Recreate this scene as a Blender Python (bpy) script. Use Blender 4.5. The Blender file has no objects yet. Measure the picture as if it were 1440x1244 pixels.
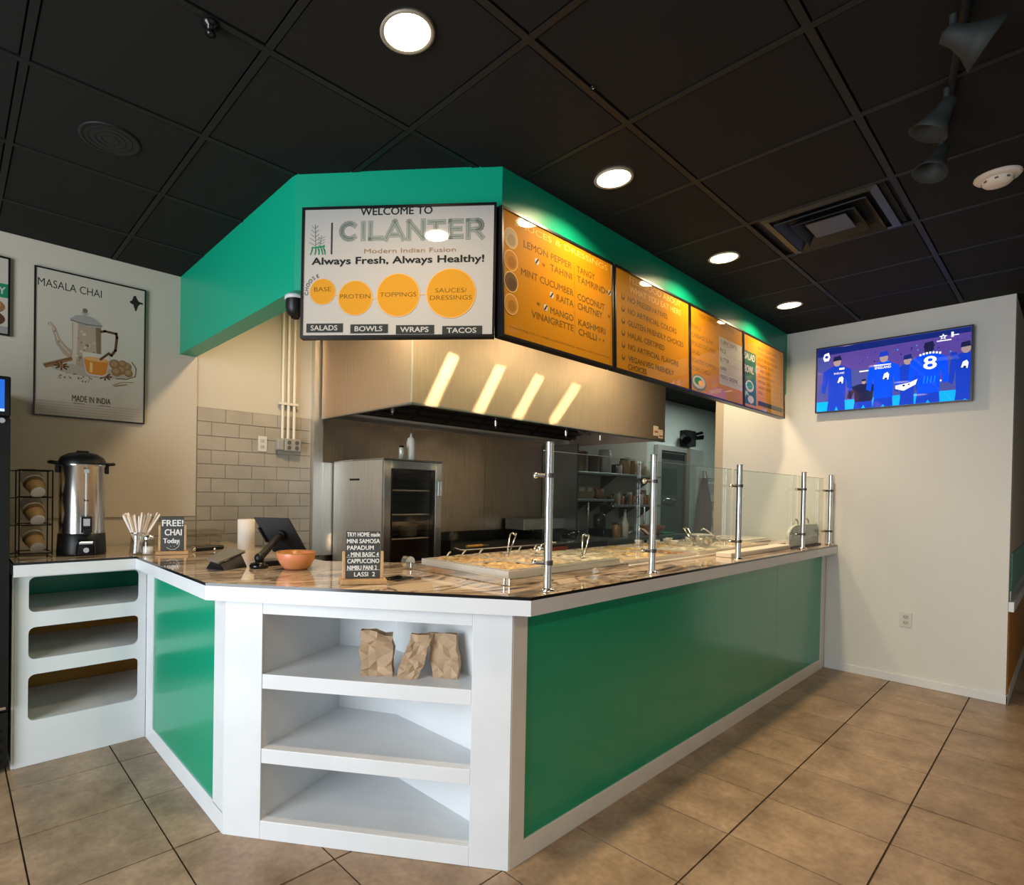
import bpy, math, random
from mathutils import Vector, Matrix
random.seed(7)
PI = math.pi
sc = bpy.context.scene
COL = sc.collection

# ------------------------------------------------------------------ camera
F, CX, CY = 784.7076, 601.906, 701.0322
YAW, PITCH, ROLL = 0.85898765, -0.01020512, 0.01682399
EYE = 1.424
cy_, sy_, cp_, sp_, cr_, sr_ = math.cos(YAW), math.sin(YAW), math.cos(PITCH), math.sin(PITCH), math.cos(ROLL), math.sin(ROLL)
fwd = Vector((cy_*cp_, sy_*cp_, sp_)); right0 = Vector((sy_, -cy_, 0)); up0 = right0.cross(fwd)
rgt = cr_*right0 + sr_*up0; upv = -sr_*right0 + cr_*up0
cam_d = bpy.data.cameras.new('camera'); cam = bpy.data.objects.new('camera', cam_d); COL.objects.link(cam)
cam_d.sensor_fit = 'HORIZONTAL'; cam_d.sensor_width = 36.0; cam_d.lens = F/1440*36
cam_d.shift_x = (720-CX)/1440; cam_d.shift_y = (CY-622)/1440
cam_d.clip_start = 0.05; cam_d.clip_end = 100
cam.matrix_world = Matrix(((rgt.x, upv.x, -fwd.x, 0), (rgt.y, upv.y, -fwd.y, 0), (rgt.z, upv.z, -fwd.z, EYE), (0, 0, 0, 1)))
sc.camera = cam

# ------------------------------------------------------------------ world, exposure, big lights
sc.view_settings.view_transform = 'Standard'; sc.view_settings.look = 'None'
sc.view_settings.gamma = 1.0; sc.view_settings.exposure = 0.0; sc.view_settings.use_curve_mapping = False
wd = bpy.data.worlds.new('world'); sc.world = wd; wd.use_nodes = True
wd.node_tree.nodes['Background'].inputs[0].default_value = (0.80, 0.90, 1.0, 1)
wd.node_tree.nodes['Background'].inputs[1].default_value = 0.25

def light(name, kind, loc, power, color, aim=None, size=None, size_y=None, spread=None, shape='RECTANGLE', up='Z'):
    d = bpy.data.lights.new(name, kind); o = bpy.data.objects.new(name, d); COL.objects.link(o)
    d.energy = power; d.color = color; o.location = loc
    if kind == 'AREA':
        d.shape = shape; d.size = size
        if size_y: d.size_y = size_y
        if spread: d.spread = spread
    if aim is not None:
        o.rotation_euler = (Vector(aim)-Vector(loc)).to_track_quat('-Z', up).to_euler()
    return o

# daylight entering by the storefront windows
light('storefront_daylight', 'AREA', (-2.66, 1.45, 1.40), 250, (0.87, 0.94, 1.0), aim=(5, 1.45, 1.40), size=3.4, size_y=2.2)
light('front_daylight', 'AREA', (0.2, -2.66, 1.40), 7, (0.90, 0.95, 1.0), aim=(0.2, 5, 1.40), size=3.6, size_y=2.2)
# kitchen lamps over the counter run and far fluorescent
WARM = (1.0, 0.72, 0.42)
for i, (x, y, p) in enumerate([(1.72, 3.15, 21), (2.75, 2.10, 11), (3.95, 2.10, 11), (5.15, 2.10, 14)]):
    light('kitchen_lamp', 'AREA', (x, y, 2.862), p, WARM, aim=(x, y, 0), size=0.16, shape='DISK')
light('fluorescent_lamp', 'AREA', (8.4, 3.0, 2.86), 24, (0.90, 1.0, 0.93), aim=(8.4, 3.0, 0), size=1.2, size_y=0.3)
# added unseen lamps, shaped to cast the bright strips on the hood
for (x0, x1) in ((2.80, 2.47), (3.30, 2.93), (3.80, 3.36), (4.36, 3.80)):
    dx = 0.13
    src = Vector((x1 + (x0-x1)*0.5 + 0.0, 2.20, 2.84))
    dst = Vector((x1 + (x0-x1)*0.5, 2.86, 2.30))
    o = light('added_strip_lamp', 'AREA', src, 2.4, (1.0, 0.73, 0.40), size=0.085, size_y=0.72, spread=math.radians(3))
    d = (dst-src).normalized(); lng = Vector((x0-x1, 0.0, 0.6)).normalized(); lng = (lng - d*lng.dot(d)).normalized()
    xx = lng.cross(-d).normalized()
    o.matrix_world = Matrix(((xx.x, lng.x, -d.x, src.x), (xx.y, lng.y, -d.y, src.y), (xx.z, lng.z, -d.z, src.z), (0, 0, 0, 1)))

# ------------------------------------------------------------------ materials
MATS = {}
def mat(name, col, rough=0.5, metal=0.0, emit=0.0, ecol=None, coat=0.0, bump=0.0, bscale=60, var=0.0, vscale=6, vcol=None, spec=0.5, aniso=0.0, trans=0.0):
    if name in MATS: return MATS[name]
    m = bpy.data.materials.new(name); m.use_nodes = True; MATS[name] = m
    nt = m.node_tree; b = nt.nodes['Principled BSDF']; N = nt.nodes.new; L = nt.links.new
    c = (*col, 1)
    b.inputs['Base Color'].default_value = c; b.inputs['Roughness'].default_value = rough
    b.inputs['Metallic'].default_value = metal; b.inputs['Specular IOR Level'].default_value = spec
    if coat: b.inputs['Coat Weight'].default_value = coat; b.inputs['Coat Roughness'].default_value = 0.02
    if emit: b.inputs['Emission Color'].default_value = (*(ecol or col), 1); b.inputs['Emission Strength'].default_value = emit
    if aniso: b.inputs['Anisotropic'].default_value = aniso
    if var or vcol:
        tc = N('ShaderNodeTexCoord'); nz = N('ShaderNodeTexNoise'); nz.inputs['Scale'].default_value = vscale; nz.inputs['Detail'].default_value = 6
        L(tc.outputs['Object'], nz.inputs['Vector'])
        cr = N('ShaderNodeValToRGB'); L(nz.outputs['Fac'], cr.inputs[0])
        v2 = vcol or tuple(x*(1-var) for x in col)
        cr.color_ramp.elements[0].position = 0.35; cr.color_ramp.elements[0].color = (*v2, 1)
        cr.color_ramp.elements[1].position = 0.65; cr.color_ramp.elements[1].color = c
        L(cr.outputs[0], b.inputs['Base Color'])
    if bump:
        tc = N('ShaderNodeTexCoord'); nz = N('ShaderNodeTexNoise'); nz.inputs['Scale'].default_value = bscale; nz.inputs['Detail'].default_value = 4
        L(tc.outputs['Object'], nz.inputs['Vector'])
        bp = N('ShaderNodeBump'); bp.inputs['Strength'].default_value = bump; bp.inputs['Distance'].default_value = 0.01
        L(nz.outputs['Fac'], bp.inputs['Height']); L(bp.outputs[0], b.inputs['Normal'])
    return m

def glass_mat(name, tint=(0.93, 0.97, 0.95), refl=0.06, rough=0.02):
    m = bpy.data.materials.new(name); m.use_nodes = True; MATS[name] = m
    nt = m.node_tree; nt.nodes.clear(); N = nt.nodes.new; L = nt.links.new
    o = N('ShaderNodeOutputMaterial'); mx = N('ShaderNodeMixShader'); t = N('ShaderNodeBsdfTransparent'); g = N('ShaderNodeBsdfGlossy')
    lw = N('ShaderNodeLayerWeight'); lw.inputs[0].default_value = 0.35; mp = N('ShaderNodeMapRange')
    mp.inputs['To Min'].default_value = refl; mp.inputs['To Max'].default_value = 0.5
    t.inputs[0].default_value = (*tint, 1); g.inputs['Roughness'].default_value = rough
    pw = N('ShaderNodeMath'); pw.operation = 'POWER'; pw.inputs[1].default_value = 3.5
    L(lw.outputs['Facing'], pw.inputs[0]); L(pw.outputs[0], mp.inputs['Value'])
    L(mp.outputs[0], mx.inputs[0]); L(t.outputs[0], mx.inputs[1]); L(g.outputs[0], mx.inputs[2]); L(mx.outputs[0], o.inputs[0])
    return m

WHITE = mat('white_paint', (0.71, 0.735, 0.75), 0.35, var=0.06, vscale=5, bump=0.03, bscale=25)
WALLM = mat('wall_paint', (0.52, 0.47, 0.39), 0.75, bump=0.10, bscale=90)
WALLT = mat('wall_paint_pale', (0.68, 0.69, 0.665), 0.55, bump=0.14, bscale=110)
PALEG = mat('wall_paint_greenish', (0.55, 0.62, 0.57), 0.7, bump=0.05, bscale=80)
GREEN = mat('green_laminate', (0.0, 0.295, 0.16), 0.22, coat=0.1, bump=0.015, bscale=7)
GREENP = mat('green_wall_paint', (0.0, 0.33, 0.19), 0.4, bump=0.03, bscale=60)
ORANGE = mat('orange_wall_paint', (0.50, 0.22, 0.03), 0.6, bump=0.05, bscale=60)
BLACK = mat('black_plastic', (0.006, 0.006, 0.0065), 0.4, spec=0.35)
BLACKG = mat('black_gloss', (0.005, 0.005, 0.0055), 0.15, spec=0.4)
CEILM = mat('black_ceiling_tile', (0.0085, 0.008, 0.0075), 0.85, spec=0.25, bump=0.10, bscale=220)
BARM = mat('black_grid_metal', (0.008, 0.0075, 0.007), 0.6, spec=0.3)
CHROME = mat('chrome', (0.78, 0.78, 0.76), 0.16, 1.0)
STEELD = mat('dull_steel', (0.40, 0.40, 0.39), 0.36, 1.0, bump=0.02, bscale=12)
GUARD = glass_mat('sneeze_guard_glass')
CLEARP = glass_mat('clear_plastic', (0.86, 0.86, 0.84), 0.10, 0.08)
WINGL = glass_mat('window_glass', (0.97, 0.98, 0.98), 0.03)

def brushed(name, col, rough, scale=(1.5, 1.5, 90), warp=0.05, darker=0.75):
    m = bpy.data.materials.new(name); m.use_nodes = True; MATS[name] = m
    nt = m.node_tree; b = nt.nodes['Principled BSDF']; N = nt.nodes.new; L = nt.links.new
    tc = N('ShaderNodeTexCoord'); mp = N('ShaderNodeMapping'); mp.inputs['Scale'].default_value = scale
    nz = N('ShaderNodeTexNoise'); nz.inputs['Scale'].default_value = 3; nz.inputs['Detail'].default_value = 5
    L(tc.outputs['Object'], mp.inputs['Vector']); L(mp.outputs[0], nz.inputs['Vector'])
    cr = N('ShaderNodeValToRGB'); L(nz.outputs['Fac'], cr.inputs[0])
    cr.color_ramp.elements[0].position = 0.3; cr.color_ramp.elements[0].color = (*[c*darker for c in col], 1)
    cr.color_ramp.elements[1].position = 0.7; cr.color_ramp.elements[1].color = (*col, 1)
    L(cr.outputs[0], b.inputs['Base Color'])
    n2 = N('ShaderNodeTexNoise'); n2.inputs['Scale'].default_value = 2.2; n2.inputs['Detail'].default_value = 2
    L(tc.outputs['Object'], n2.inputs['Vector'])
    bp = N('ShaderNodeBump'); bp.inputs['Strength'].default_value = warp; bp.inputs['Distance'].default_value = 0.3
    L(n2.outputs['Fac'], bp.inputs['Height']); L(bp.outputs[0], b.inputs['Normal'])
    b.inputs['Metallic'].default_value = 1.0; b.inputs['Roughness'].default_value = rough
    return m
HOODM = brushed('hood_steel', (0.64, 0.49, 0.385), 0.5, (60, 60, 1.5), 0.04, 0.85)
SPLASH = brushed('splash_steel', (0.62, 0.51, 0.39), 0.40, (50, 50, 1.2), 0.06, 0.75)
STEEL = brushed('cabinet_steel', (0.78, 0.77, 0.74), 0.48, (40, 40, 1.5), 0.04, 0.88)

def tile_mat():
    m = bpy.data.materials.new('floor_tile_ceramic'); m.use_nodes = True
    nt = m.node_tree; b = nt.nodes['Principled BSDF']; N = nt.nodes.new; L = nt.links.new
    ge = N('ShaderNodeNewGeometry')
    n1 = N('ShaderNodeTexNoise'); n1.inputs['Scale'].default_value = 4.5; n1.inputs['Detail'].default_value = 8; n1.inputs['Roughness'].default_value = 0.65
    n2 = N('ShaderNodeTexNoise'); n2.inputs['Scale'].default_value = 38; n2.inputs['Detail'].default_value = 4
    L(ge.outputs['Position'], n1.inputs['Vector']); L(ge.outputs['Position'], n2.inputs['Vector'])
    cr = N('ShaderNodeValToRGB'); e = cr.color_ramp.elements
    e[0].position = 0.32; e[0].color = (0.20, 0.128, 0.074, 1); e[1].position = 0.68; e[1].color = (0.40, 0.28, 0.178, 1)
    L(n1.outputs['Fac'], cr.inputs[0])
    mx = N('ShaderNodeMixRGB'); mx.blend_type = 'OVERLAY'; mx.inputs[0].default_value = 0.35
    L(cr.outputs[0], mx.inputs[1]); L(n2.outputs['Fac'], mx.inputs[2])
    oi = N('ShaderNodeObjectInfo'); mr = N('ShaderNodeMapRange'); mr.inputs['To Min'].default_value = 0.9; mr.inputs['To Max'].default_value = 1.08
    L(oi.outputs['Random'], mr.inputs['Value'])
    hs = N('ShaderNodeHueSaturation'); hs.inputs['Saturation'].default_value = 0.98; L(mr.outputs[0], hs.inputs['Value']); L(mx.outputs[0], hs.inputs['Color'])
    L(hs.outputs[0], b.inputs['Base Color'])
    b.inputs['Roughness'].default_value = 0.38
    bp = N('ShaderNodeBump'); bp.inputs['Strength'].default_value = 0.12; bp.inputs['Distance'].default_value = 0.004
    L(n1.outputs['Fac'], bp.inputs['Height']); L(bp.outputs[0], b.inputs['Normal'])
    return m
TILEM = tile_mat()
GROUT = mat('dark_grout', (0.045, 0.032, 0.022), 0.9)

def marble_mat():
    m = bpy.data.materials.new('brown_marble'); m.use_nodes = True
    nt = m.node_tree; b = nt.nodes['Principled BSDF']; N = nt.nodes.new; L = nt.links.new
    tc = N('ShaderNodeTexCoord'); mp = N('ShaderNodeMapping'); mp.inputs['Rotation'].default_value = (0, 0, 0.5); mp.inputs['Scale'].default_value = (0.9, 2.6, 1)
    L(tc.outputs['Object'], mp.inputs['Vector'])
    nz = N('ShaderNodeTexNoise'); nz.inputs['Scale'].default_value = 1.7; nz.inputs['Detail'].default_value = 7; nz.inputs['Distortion'].default_value = 1.6
    L(mp.outputs[0], nz.inputs['Vector'])
    cr = N('ShaderNodeValToRGB'); e = cr.color_ramp.elements
    e[0].position = 0.33; e[0].color = (0.035, 0.025, 0.018, 1); e[1].position = 0.68; e[1].color = (0.68, 0.56, 0.42, 1)
    for p, c in ((0.42, (0.38, 0.28, 0.19, 1)), (0.5, (0.60, 0.48, 0.35, 1)), (0.545, (0.14, 0.10, 0.07, 1)), (0.57, (0.62, 0.50, 0.37, 1))):
        x = e.new(p); x.color = c
    L(nz.outputs['Fac'], cr.inputs[0]); L(cr.outputs[0], b.inputs['Base Color'])
    b.inputs['Roughness'].default_value = 0.07; b.inputs['Coat Weight'].default_value = 0.4
    return m
MARBLE = marble_mat()

# ------------------------------------------------------------------ mesh builder
class MB:
    def __init__(s): s.V = []; s.F = []; s.M = []; s.S = []; s.mats = []; s.xf = None
    def mi(s, m):
        if m not in s.mats: s.mats.append(m)
        return s.mats.index(m)
    def add(s, vs, fs, m, smooth=False):
        b = len(s.V); k = s.mi(m)
        for v in vs:
            v = Vector(v)
            if s.xf is not None: v = s.xf @ v
            s.V.append(tuple(v))
        for f in fs: s.F.append([b+i for i in f]); s.M.append(k); s.S.append(smooth)
        return s
    def box(s, x0, x1, y0, y1, z0, z1, m):
        if x0 > x1: x0, x1 = x1, x0
        if y0 > y1: y0, y1 = y1, y0
        if z0 > z1: z0, z1 = z1, z0
        v = [(x0,y0,z0),(x1,y0,z0),(x1,y1,z0),(x0,y1,z0),(x0,y0,z1),(x1,y0,z1),(x1,y1,z1),(x0,y1,z1)]
        return s.add(v, [(3,2,1,0),(4,5,6,7),(0,1,5,4),(1,2,6,5),(2,3,7,6),(3,0,4,7)], m)
    def prism(s, poly, z0, z1, m, mtop=None):
        a = sum(poly[i][0]*poly[(i+1)%len(poly)][1]-poly[(i+1)%len(poly)][0]*poly[i][1] for i in range(len(poly)))
        if a < 0: poly = poly[::-1]
        n = len(poly); v = [(x,y,z0) for x,y in poly]+[(x,y,z1) for x,y in poly]
        s.add(v, [tuple(range(n))[::-1]]+[(i,(i+1)%n,n+(i+1)%n,n+i) for i in range(n)]+([tuple(range(n,2*n))] if not mtop else []), m)
        if mtop: s.add([(x,y,z1) for x,y in poly], [tuple(range(n))], mtop)
        return s
    def cyl(s, p0, p1, r0, m, r1=None, seg=20, caps=True, smooth=True):
        p0, p1 = Vector(p0), Vector(p1); r1 = r0 if r1 is None else r1
        d = (p1-p0).normalized(); a = d.orthogonal().normalized(); b = d.cross(a)
        v = []
        for p, r in ((p0,r0),(p1,r1)):
            for i in range(seg):
                t = 2*PI*i/seg; v.append(p+r*(math.cos(t)*a+math.sin(t)*b))
        s.add(v, [(i,(i+1)%seg,seg+(i+1)%seg,seg+i) for i in range(seg)], m, smooth)
        if caps:
            s.add(v[:seg], [tuple(range(seg))[::-1]], m); s.add(v[seg:], [tuple(range(seg))], m)
        return s
    def lathe(s, c, prof, m, seg=28, smooth=True, axis=None):
        c = Vector(c); d = Vector(axis or (0,0,1)).normalized(); a = d.orthogonal().normalized(); b = d.cross(a); v = []; n = len(prof)
        for r, z in prof:
            for i in range(seg):
                t = 2*PI*i/seg; v.append(c+d*z+r*(math.cos(t)*a+math.sin(t)*b))
        f = [(k*seg+i, k*seg+(i+1)%seg, (k+1)*seg+(i+1)%seg, (k+1)*seg+i) for k in range(n-1) for i in range(seg)]
        return s.add(v, f, m, smooth)
    def tube(s, pts, r, m, seg=8, closed=False):
        P = [Vector(p) for p in pts]; n = len(P); v = []; a = None
        for i, p in enumerate(P):
            q0 = P[i-1] if (i > 0 or closed) else P[i]; q1 = P[(i+1)%n] if (i < n-1 or closed) else P[i]
            d = (q1-q0).normalized()
            if a is None: a = d.orthogonal().normalized()
            a = (a-d*a.dot(d)).normalized(); b = d.cross(a)
            for k in range(seg):
                t = 2*PI*k/seg; v.append(p+r*(math.cos(t)*a+math.sin(t)*b))
        f = []
        for i in range(n if closed else n-1):
            for k in range(seg):
                j = (i+1)%n; f.append((i*seg+k, i*seg+(k+1)%seg, j*seg+(k+1)%seg, j*seg+k))
        s.add(v, f, m, True)
        if not closed: s.add(v[:seg], [tuple(range(seg))[::-1]], m); s.add(v[-seg:], [tuple(range(seg))], m)
        return s
    def sphere(s, c, r, m, seg=14, sx=1, sy=1, sz=1):
        prof = []; v = []; rings = seg//2
        for i in range(rings+1):
            ph = PI*i/rings
            for k in range(seg):
                t = 2*PI*k/seg; v.append((c[0]+sx*r*math.sin(ph)*math.cos(t), c[1]+sy*r*math.sin(ph)*math.sin(t), c[2]-sz*r*math.cos(ph)))
        return s.add(v, [(i*seg+k, i*seg+(k+1)%seg, (i+1)*seg+(k+1)%seg, (i+1)*seg+k) for i in range(rings) for k in range(seg)], m, True)
    def mesh(s, name):
        me = bpy.data.meshes.new(name); me.from_pydata(s.V, [], s.F)
        for m in s.mats: me.materials.append(m)
        me.polygons.foreach_set('material_index', s.M); me.polygons.foreach_set('use_smooth', s.S); me.update()
        return me
    def build(s, name, parent=None, bevel=0, label=None, cat=None, group=None, kind=None, seg=2):
        o = bpy.data.objects.new(name, s.mesh(name)); COL.objects.link(o)
        if parent is not None: o.parent = parent; o.matrix_parent_inverse = parent.matrix_world.inverted() if False else Matrix()
        if bevel:
            md = o.modifiers.new('edge', 'BEVEL'); md.width = bevel; md.segments = seg; md.limit_method = 'ANGLE'
        return tag(o, label, cat, group, kind)

def tag(o, label=None, cat=None, group=None, kind=None):
    if label: o['label'] = label
    if cat: o['category'] = cat
    if group: o['group'] = group
    if kind: o['kind'] = kind
    return o
def thing(name, label, cat, loc=(0,0,0), rz=0, group=None, kind=None):
    o = bpy.data.objects.new(name, None); COL.objects.link(o); o.location = loc; o.rotation_euler = (0,0,rz); o.empty_display_size = 0.05
    return tag(o, label, cat, group, kind)
def dup(o, parent=None):
    c = o.copy(); COL.objects.link(c)
    if parent is not None: c.parent = parent
    for ch in list(o.children): dup(ch, c)
    return c

# text outlines as meshes
def text_geo(body, bold=0.0):
    cu = bpy.data.curves.new('t', 'FONT'); cu.body = body; cu.size = 1.0; cu.offset = bold; cu.resolution_u = 3
    ob = bpy.data.objects.new('t', cu); me = bpy.data.meshes.new_from_object(ob)
    v = [(p.co.x, p.co.y) for p in me.vertices]; f = [tuple(p.vertices) for p in me.polygons]
    bpy.data.objects.remove(ob); bpy.data.meshes.remove(me); bpy.data.curves.remove(cu)
    return v, f

class Panel(MB):
    """flat print: u to the side, v downwards, both in metres from the top corner"""
    def __init__(s, o, u, v, n):
        super().__init__(); s.o, s.u, s.v, s.n = Vector(o), Vector(u).normalized(), Vector(v).normalized(), Vector(n).normalized(); s.k = 1
    def P(s, a, b): return s.o+s.u*a+s.v*b+s.n*(s.k*0.000022)
    def poly(s, pts, m):
        s.add([s.P(*p) for p in pts], [tuple(range(len(pts)))], m); s.k += 1
        f = s.F[-1]; a, b, c = [Vector(s.V[i]) for i in (f[0], f[1], f[2])]
        return s
    def rect(s, a0, b0, a1, b1, m): return s.poly([(a0,b0),(a1,b0),(a1,b1),(a0,b1)], m)
    def disc(s, a, b, r, m, ry=None, n=28, rot=0):
        ry = ry or r; c, d = math.cos(rot), math.sin(rot)
        return s.poly([(a+r*math.cos(2*PI*i/n)*c-ry*math.sin(2*PI*i/n)*d, b+r*math.cos(2*PI*i/n)*d+ry*math.sin(2*PI*i/n)*c) for i in range(n)], m)
    def line(s, pts, w, m, caps=False):
        for (a0,b0),(a1,b1) in zip(pts, pts[1:]):
            dx, dy = a1-a0, b1-b0; l = math.hypot(dx,dy) or 1e-6; ex, ey = dx/l*w/2, dy/l*w/2; nx, ny = -dy/l*w/2, dx/l*w/2
            s.add([s.P(a0-ex+nx,b0-ey+ny),s.P(a1+ex+nx,b1+ey+ny),s.P(a1+ex-nx,b1+ey-ny),s.P(a0-ex-nx,b0-ey-ny)],[(0,1,2,3)],m)
        s.k += 1; return s
    def text(s, body, a0, b0, a1, b1, m, bold=0.0, keep=False):
        """fit the lettering into the box a0..a1, b0..b1 (b downwards)"""
        v, f = text_geo(body)
        if not v: return s
        x0, x1 = min(p[0] for p in v), max(p[0] for p in v); y0, y1 = min(p[1] for p in v), max(p[1] for p in v)
        sx = (a1-a0)/(x1-x0); sy = (b1-b0)/(y1-y0)
        d = (b1-b0)*(0.035 if bold > 0 else 0.0)
        for qx, qy in (((0,0),) if not d else ((-d,0),(d,0),(0,-d*.7),(0,d*.7))):
            s.add([s.P(a0+(x-x0)*sx+qx, b1-(y-y0)*sy+qy) for x, y in v], f, m); s.k += 0.25
        s.k += 1; return s
    def char(s, c, a, b, h, rot, m, bold=0.0):
        v, f = text_geo(c); x0, x1 = min(p[0] for p in v), max(p[0] for p in v)
        cx = (x0+x1)/2; C, S = math.cos(rot), math.sin(rot); k = h/0.7
        s.add([s.P(a+((x-cx)*C+y*S)*k, b+((x-cx)*S-y*C)*k) for x, y in v], f, m); return s

# ================================================================== STRUCTURE
XW = 5.6695; YB = 4.087; ZC = 2.8946; YW = 0.294
# ---- floor
floor = MB().box(-2.8, 10.3, -2.8, 4.3, -0.06, -0.006, GROUT).build('floor', kind='structure')
T = 0.4572; g = 0.0035
tm = MB().box(g, T-g, g, T-g, -0.012, 0.0, TILEM).mesh('floor_tile')
FX, FY = 0.2317, 1.3901
def inside_counter(x, y):
    return (x > 1.75 and 1.45 < y < 4.2 and x < 5.7) or (x > 1.0 and y > 2.4 and x < 5.7) or (x > 5.68 and y > 0.32 and y < 1.9)
for i in range(-3, 22):
    for j in range(-5, 6):
        x, y = FX+i*T, FY+j*T
        if all(inside_counter(a, b) for a in (x, x+T) for b in (y, y+T)): continue
        if x > 7.6 and y < 0: continue
        if x > 7.6: continue
        o = bpy.data.objects.new('floor_tile', tm); COL.objects.link(o); o.parent = floor
        o.location = (x, y, random.uniform(-0.0008, 0.0008)); o.rotation_euler = (random.uniform(-0.0008, 0.0008), random.uniform(-0.0008, 0.0008), 0)
        md = None

# ---- ceiling
ceiling = MB().box(-2.8, 10.3, -2.8, 4.3, ZC+0.02, ZC+0.12, CEILM).build('ceiling', kind='structure')
G = 0.6096; GX, GY = 0.1941, 0.5703
ct = MB()
b_ = 0.013
ct.add([(b_,b_,0.010),(G-b_,b_,0.010),(G-b_,G-b_,0.010),(b_,G-b_,0.010),(b_+.006,b_+.006,-0.001),(G-b_-.006,b_+.006,-0.001),(G-b_-.006,G-b_-.006,-0.001),(b_+.006,G-b_-.006,-0.001)],
       [(0,1,2,3),(7,6,5,4),(4,5,1,0),(5,6,2,1),(6,7,3,2),(7,4,0,3)], CEILM)
ctm = ct.mesh('ceiling_tile')
for i in range(-3, 17):
    for j in range(-3, 6):
        if (i, j) == (5, 0): continue
        x, y = GX+i*G, GY+j*G
        o = bpy.data.objects.new('ceiling_tile', ctm); COL.objects.link(o); o.parent = ceiling
        o.location = (x, y, ZC-0.001+random.uniform(0, 0.003)); o.rotation_euler = (random.uniform(-.002,.002), random.uniform(-.002,.002), 0)
for i in range(-3, 18):
    x = GX+i*G; MB().box(x-0.012, x+0.012, -2.8, YB, ZC-0.003, ZC+0.006, BARM).build('grid_bar', ceiling)
for j in range(-5, 7):
    y = GY+j*G; MB().box(-2.8, 10.2, y-0.012, y+0.012, ZC-0.0035, ZC+0.006, BARM).build('grid_bar', ceiling)

# ---- walls
wb = MB().box(-2.8, 5.3, YB, YB+0.12, 0, ZC+0.02, WALLM).build('wall_back', kind='structure')
MB().box(5.3, 7.72, YB, YB+0.12, 0, ZC+0.02, mat('kitchen_wall_grey', (0.46, 0.43, 0.37), 0.5)).build('wall_panel', wb)
MB().box(7.72, 10.2, YB, YB+0.12, 0, ZC+0.02, PALEG).build('wall_panel', wb)
# wainscot on the back wall behind the shelf unit: orange, rail, green
MB().box(-2.6, 1.2, YB-0.012, YB, 0, 0.72, ORANGE).build('wainscot_panel', wb, label='orange painted lower panel')
MB().box(-2.6, 1.2, YB-0.012, YB, 0.76, 1.02, GREEN).build('wainscot_panel', wb, label='green painted band')
MB().box(-2.6, 1.2, YB-0.03, YB, 0.715, 0.765, WHITE).build('chair_rail', wb, label='white chair rail')
# cream board edge above the tiled zone
MB().box(-2.6, 1.338, YB-0.012, YB, 1.232, ZC, WALLM).build('cream_board', wb, bevel=0.002)
TILEW = mat('glazed_wall_tile', (0.42, 0.375, 0.31), 0.16, var=0.22, vscale=2.5, spec=0.6)
MB().box(1.0, 2.245, YB-0.003, YB, 0.95, 2.012, mat('tile_grout', (0.31, 0.275, 0.22), 0.8)).build('tile_backing', wb)
tw, th = 0.203, 0.1015
def wtile(x0, x1, z0, z1):
    x0 += 0.0012; x1 -= 0.0012; z0 += 0.0012; z1 -= 0.0012
    dy = random.uniform(0, 0.0016)
    m = MB(); y = YB-0.008-dy; e = 0.0025
    m.add([(x0,YB-0.002,z0),(x1,YB-0.002,z0),(x1,YB-0.002,z1),(x0,YB-0.002,z1),(x0+e,y,z0+e),(x1-e,y+random.uniform(-.0006,.0006),z0+e),(x1-e,y,z1-e),(x0+e,y,z1-e)],
          [(4,5,6,7),(0,1,5,4),(1,2,6,5),(2,3,7,6),(3,0,4,7)], TILEW)
    m.build('tile', wb)
row = 0; z = 2.012
while z > 0.98:
    off = (row % 2)*tw/2; x = 1.343-tw+off+ (0 if row % 2 else tw)
    x = 1.343 if row % 2 == 0 else 1.343
    first = tw if row % 2 == 0 else tw/2
    xs = [1.343, 1.343+first]
    while xs[-1] < 2.245: xs.append(min(xs[-1]+tw, 2.245))
    if z-th < 1.24:
        b = 1.343; xs = [b-0.3435+ (0 if row % 2 else 0.0)] + ([b-0.203] if row % 2 == 0 else [b-0.24, b-0.1015])+xs
    for a, b in zip(xs, xs[1:]):
        if b-a > 0.01: wtile(a, b, z-th, z if not (a < 1.33 and z > 1.232) else 1.231)
    z -= th; row += 1
# steel splash panels under the hood and the corner column
for a, b in ((2.335, 3.30), (3.302, 4.30), (4.302, 5.29)):
    MB().box(a, b-0.002, YB-0.012, YB-0.001, 0.0, 2.06, SPLASH).build('steel_splash_panel', wb)
MB().box(2.335, 5.29, YB-0.03, YB-0.012, 2.03, 2.06, STEELD).build('splash_cap', wb)
MB().box(2.25, 2.335, YB-0.05, YB-0.001, 0.9, 2.70, STEEL).build('steel_corner_trim', wb)
MB().box(2.335, 2.46, YB-0.07, YB-0.012, 0.9, 1.66, STEEL).build('steel_corner_panel', wb)

wr = MB().box(XW, XW+0.14, YW, 2.227, 0, ZC+0.02, WALLT).build('wall_right', kind='structure')
MB().box(XW-0.003, XW+0.15, 2.227, 2.30, 0, ZC, mat('tan_casing', (0.50, 0.42, 0.32), 0.5)).build('edge_casing', wr)
bs = MB().box(XW-0.012, XW, YW-0.012, 1.37, 0, 0.065, WHITE).box(XW-0.012, XW+0.14, YW-0.012, YW, 0, 0.065, WHITE).build('baseboard_right', kind='structure', bevel=0.003)
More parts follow.
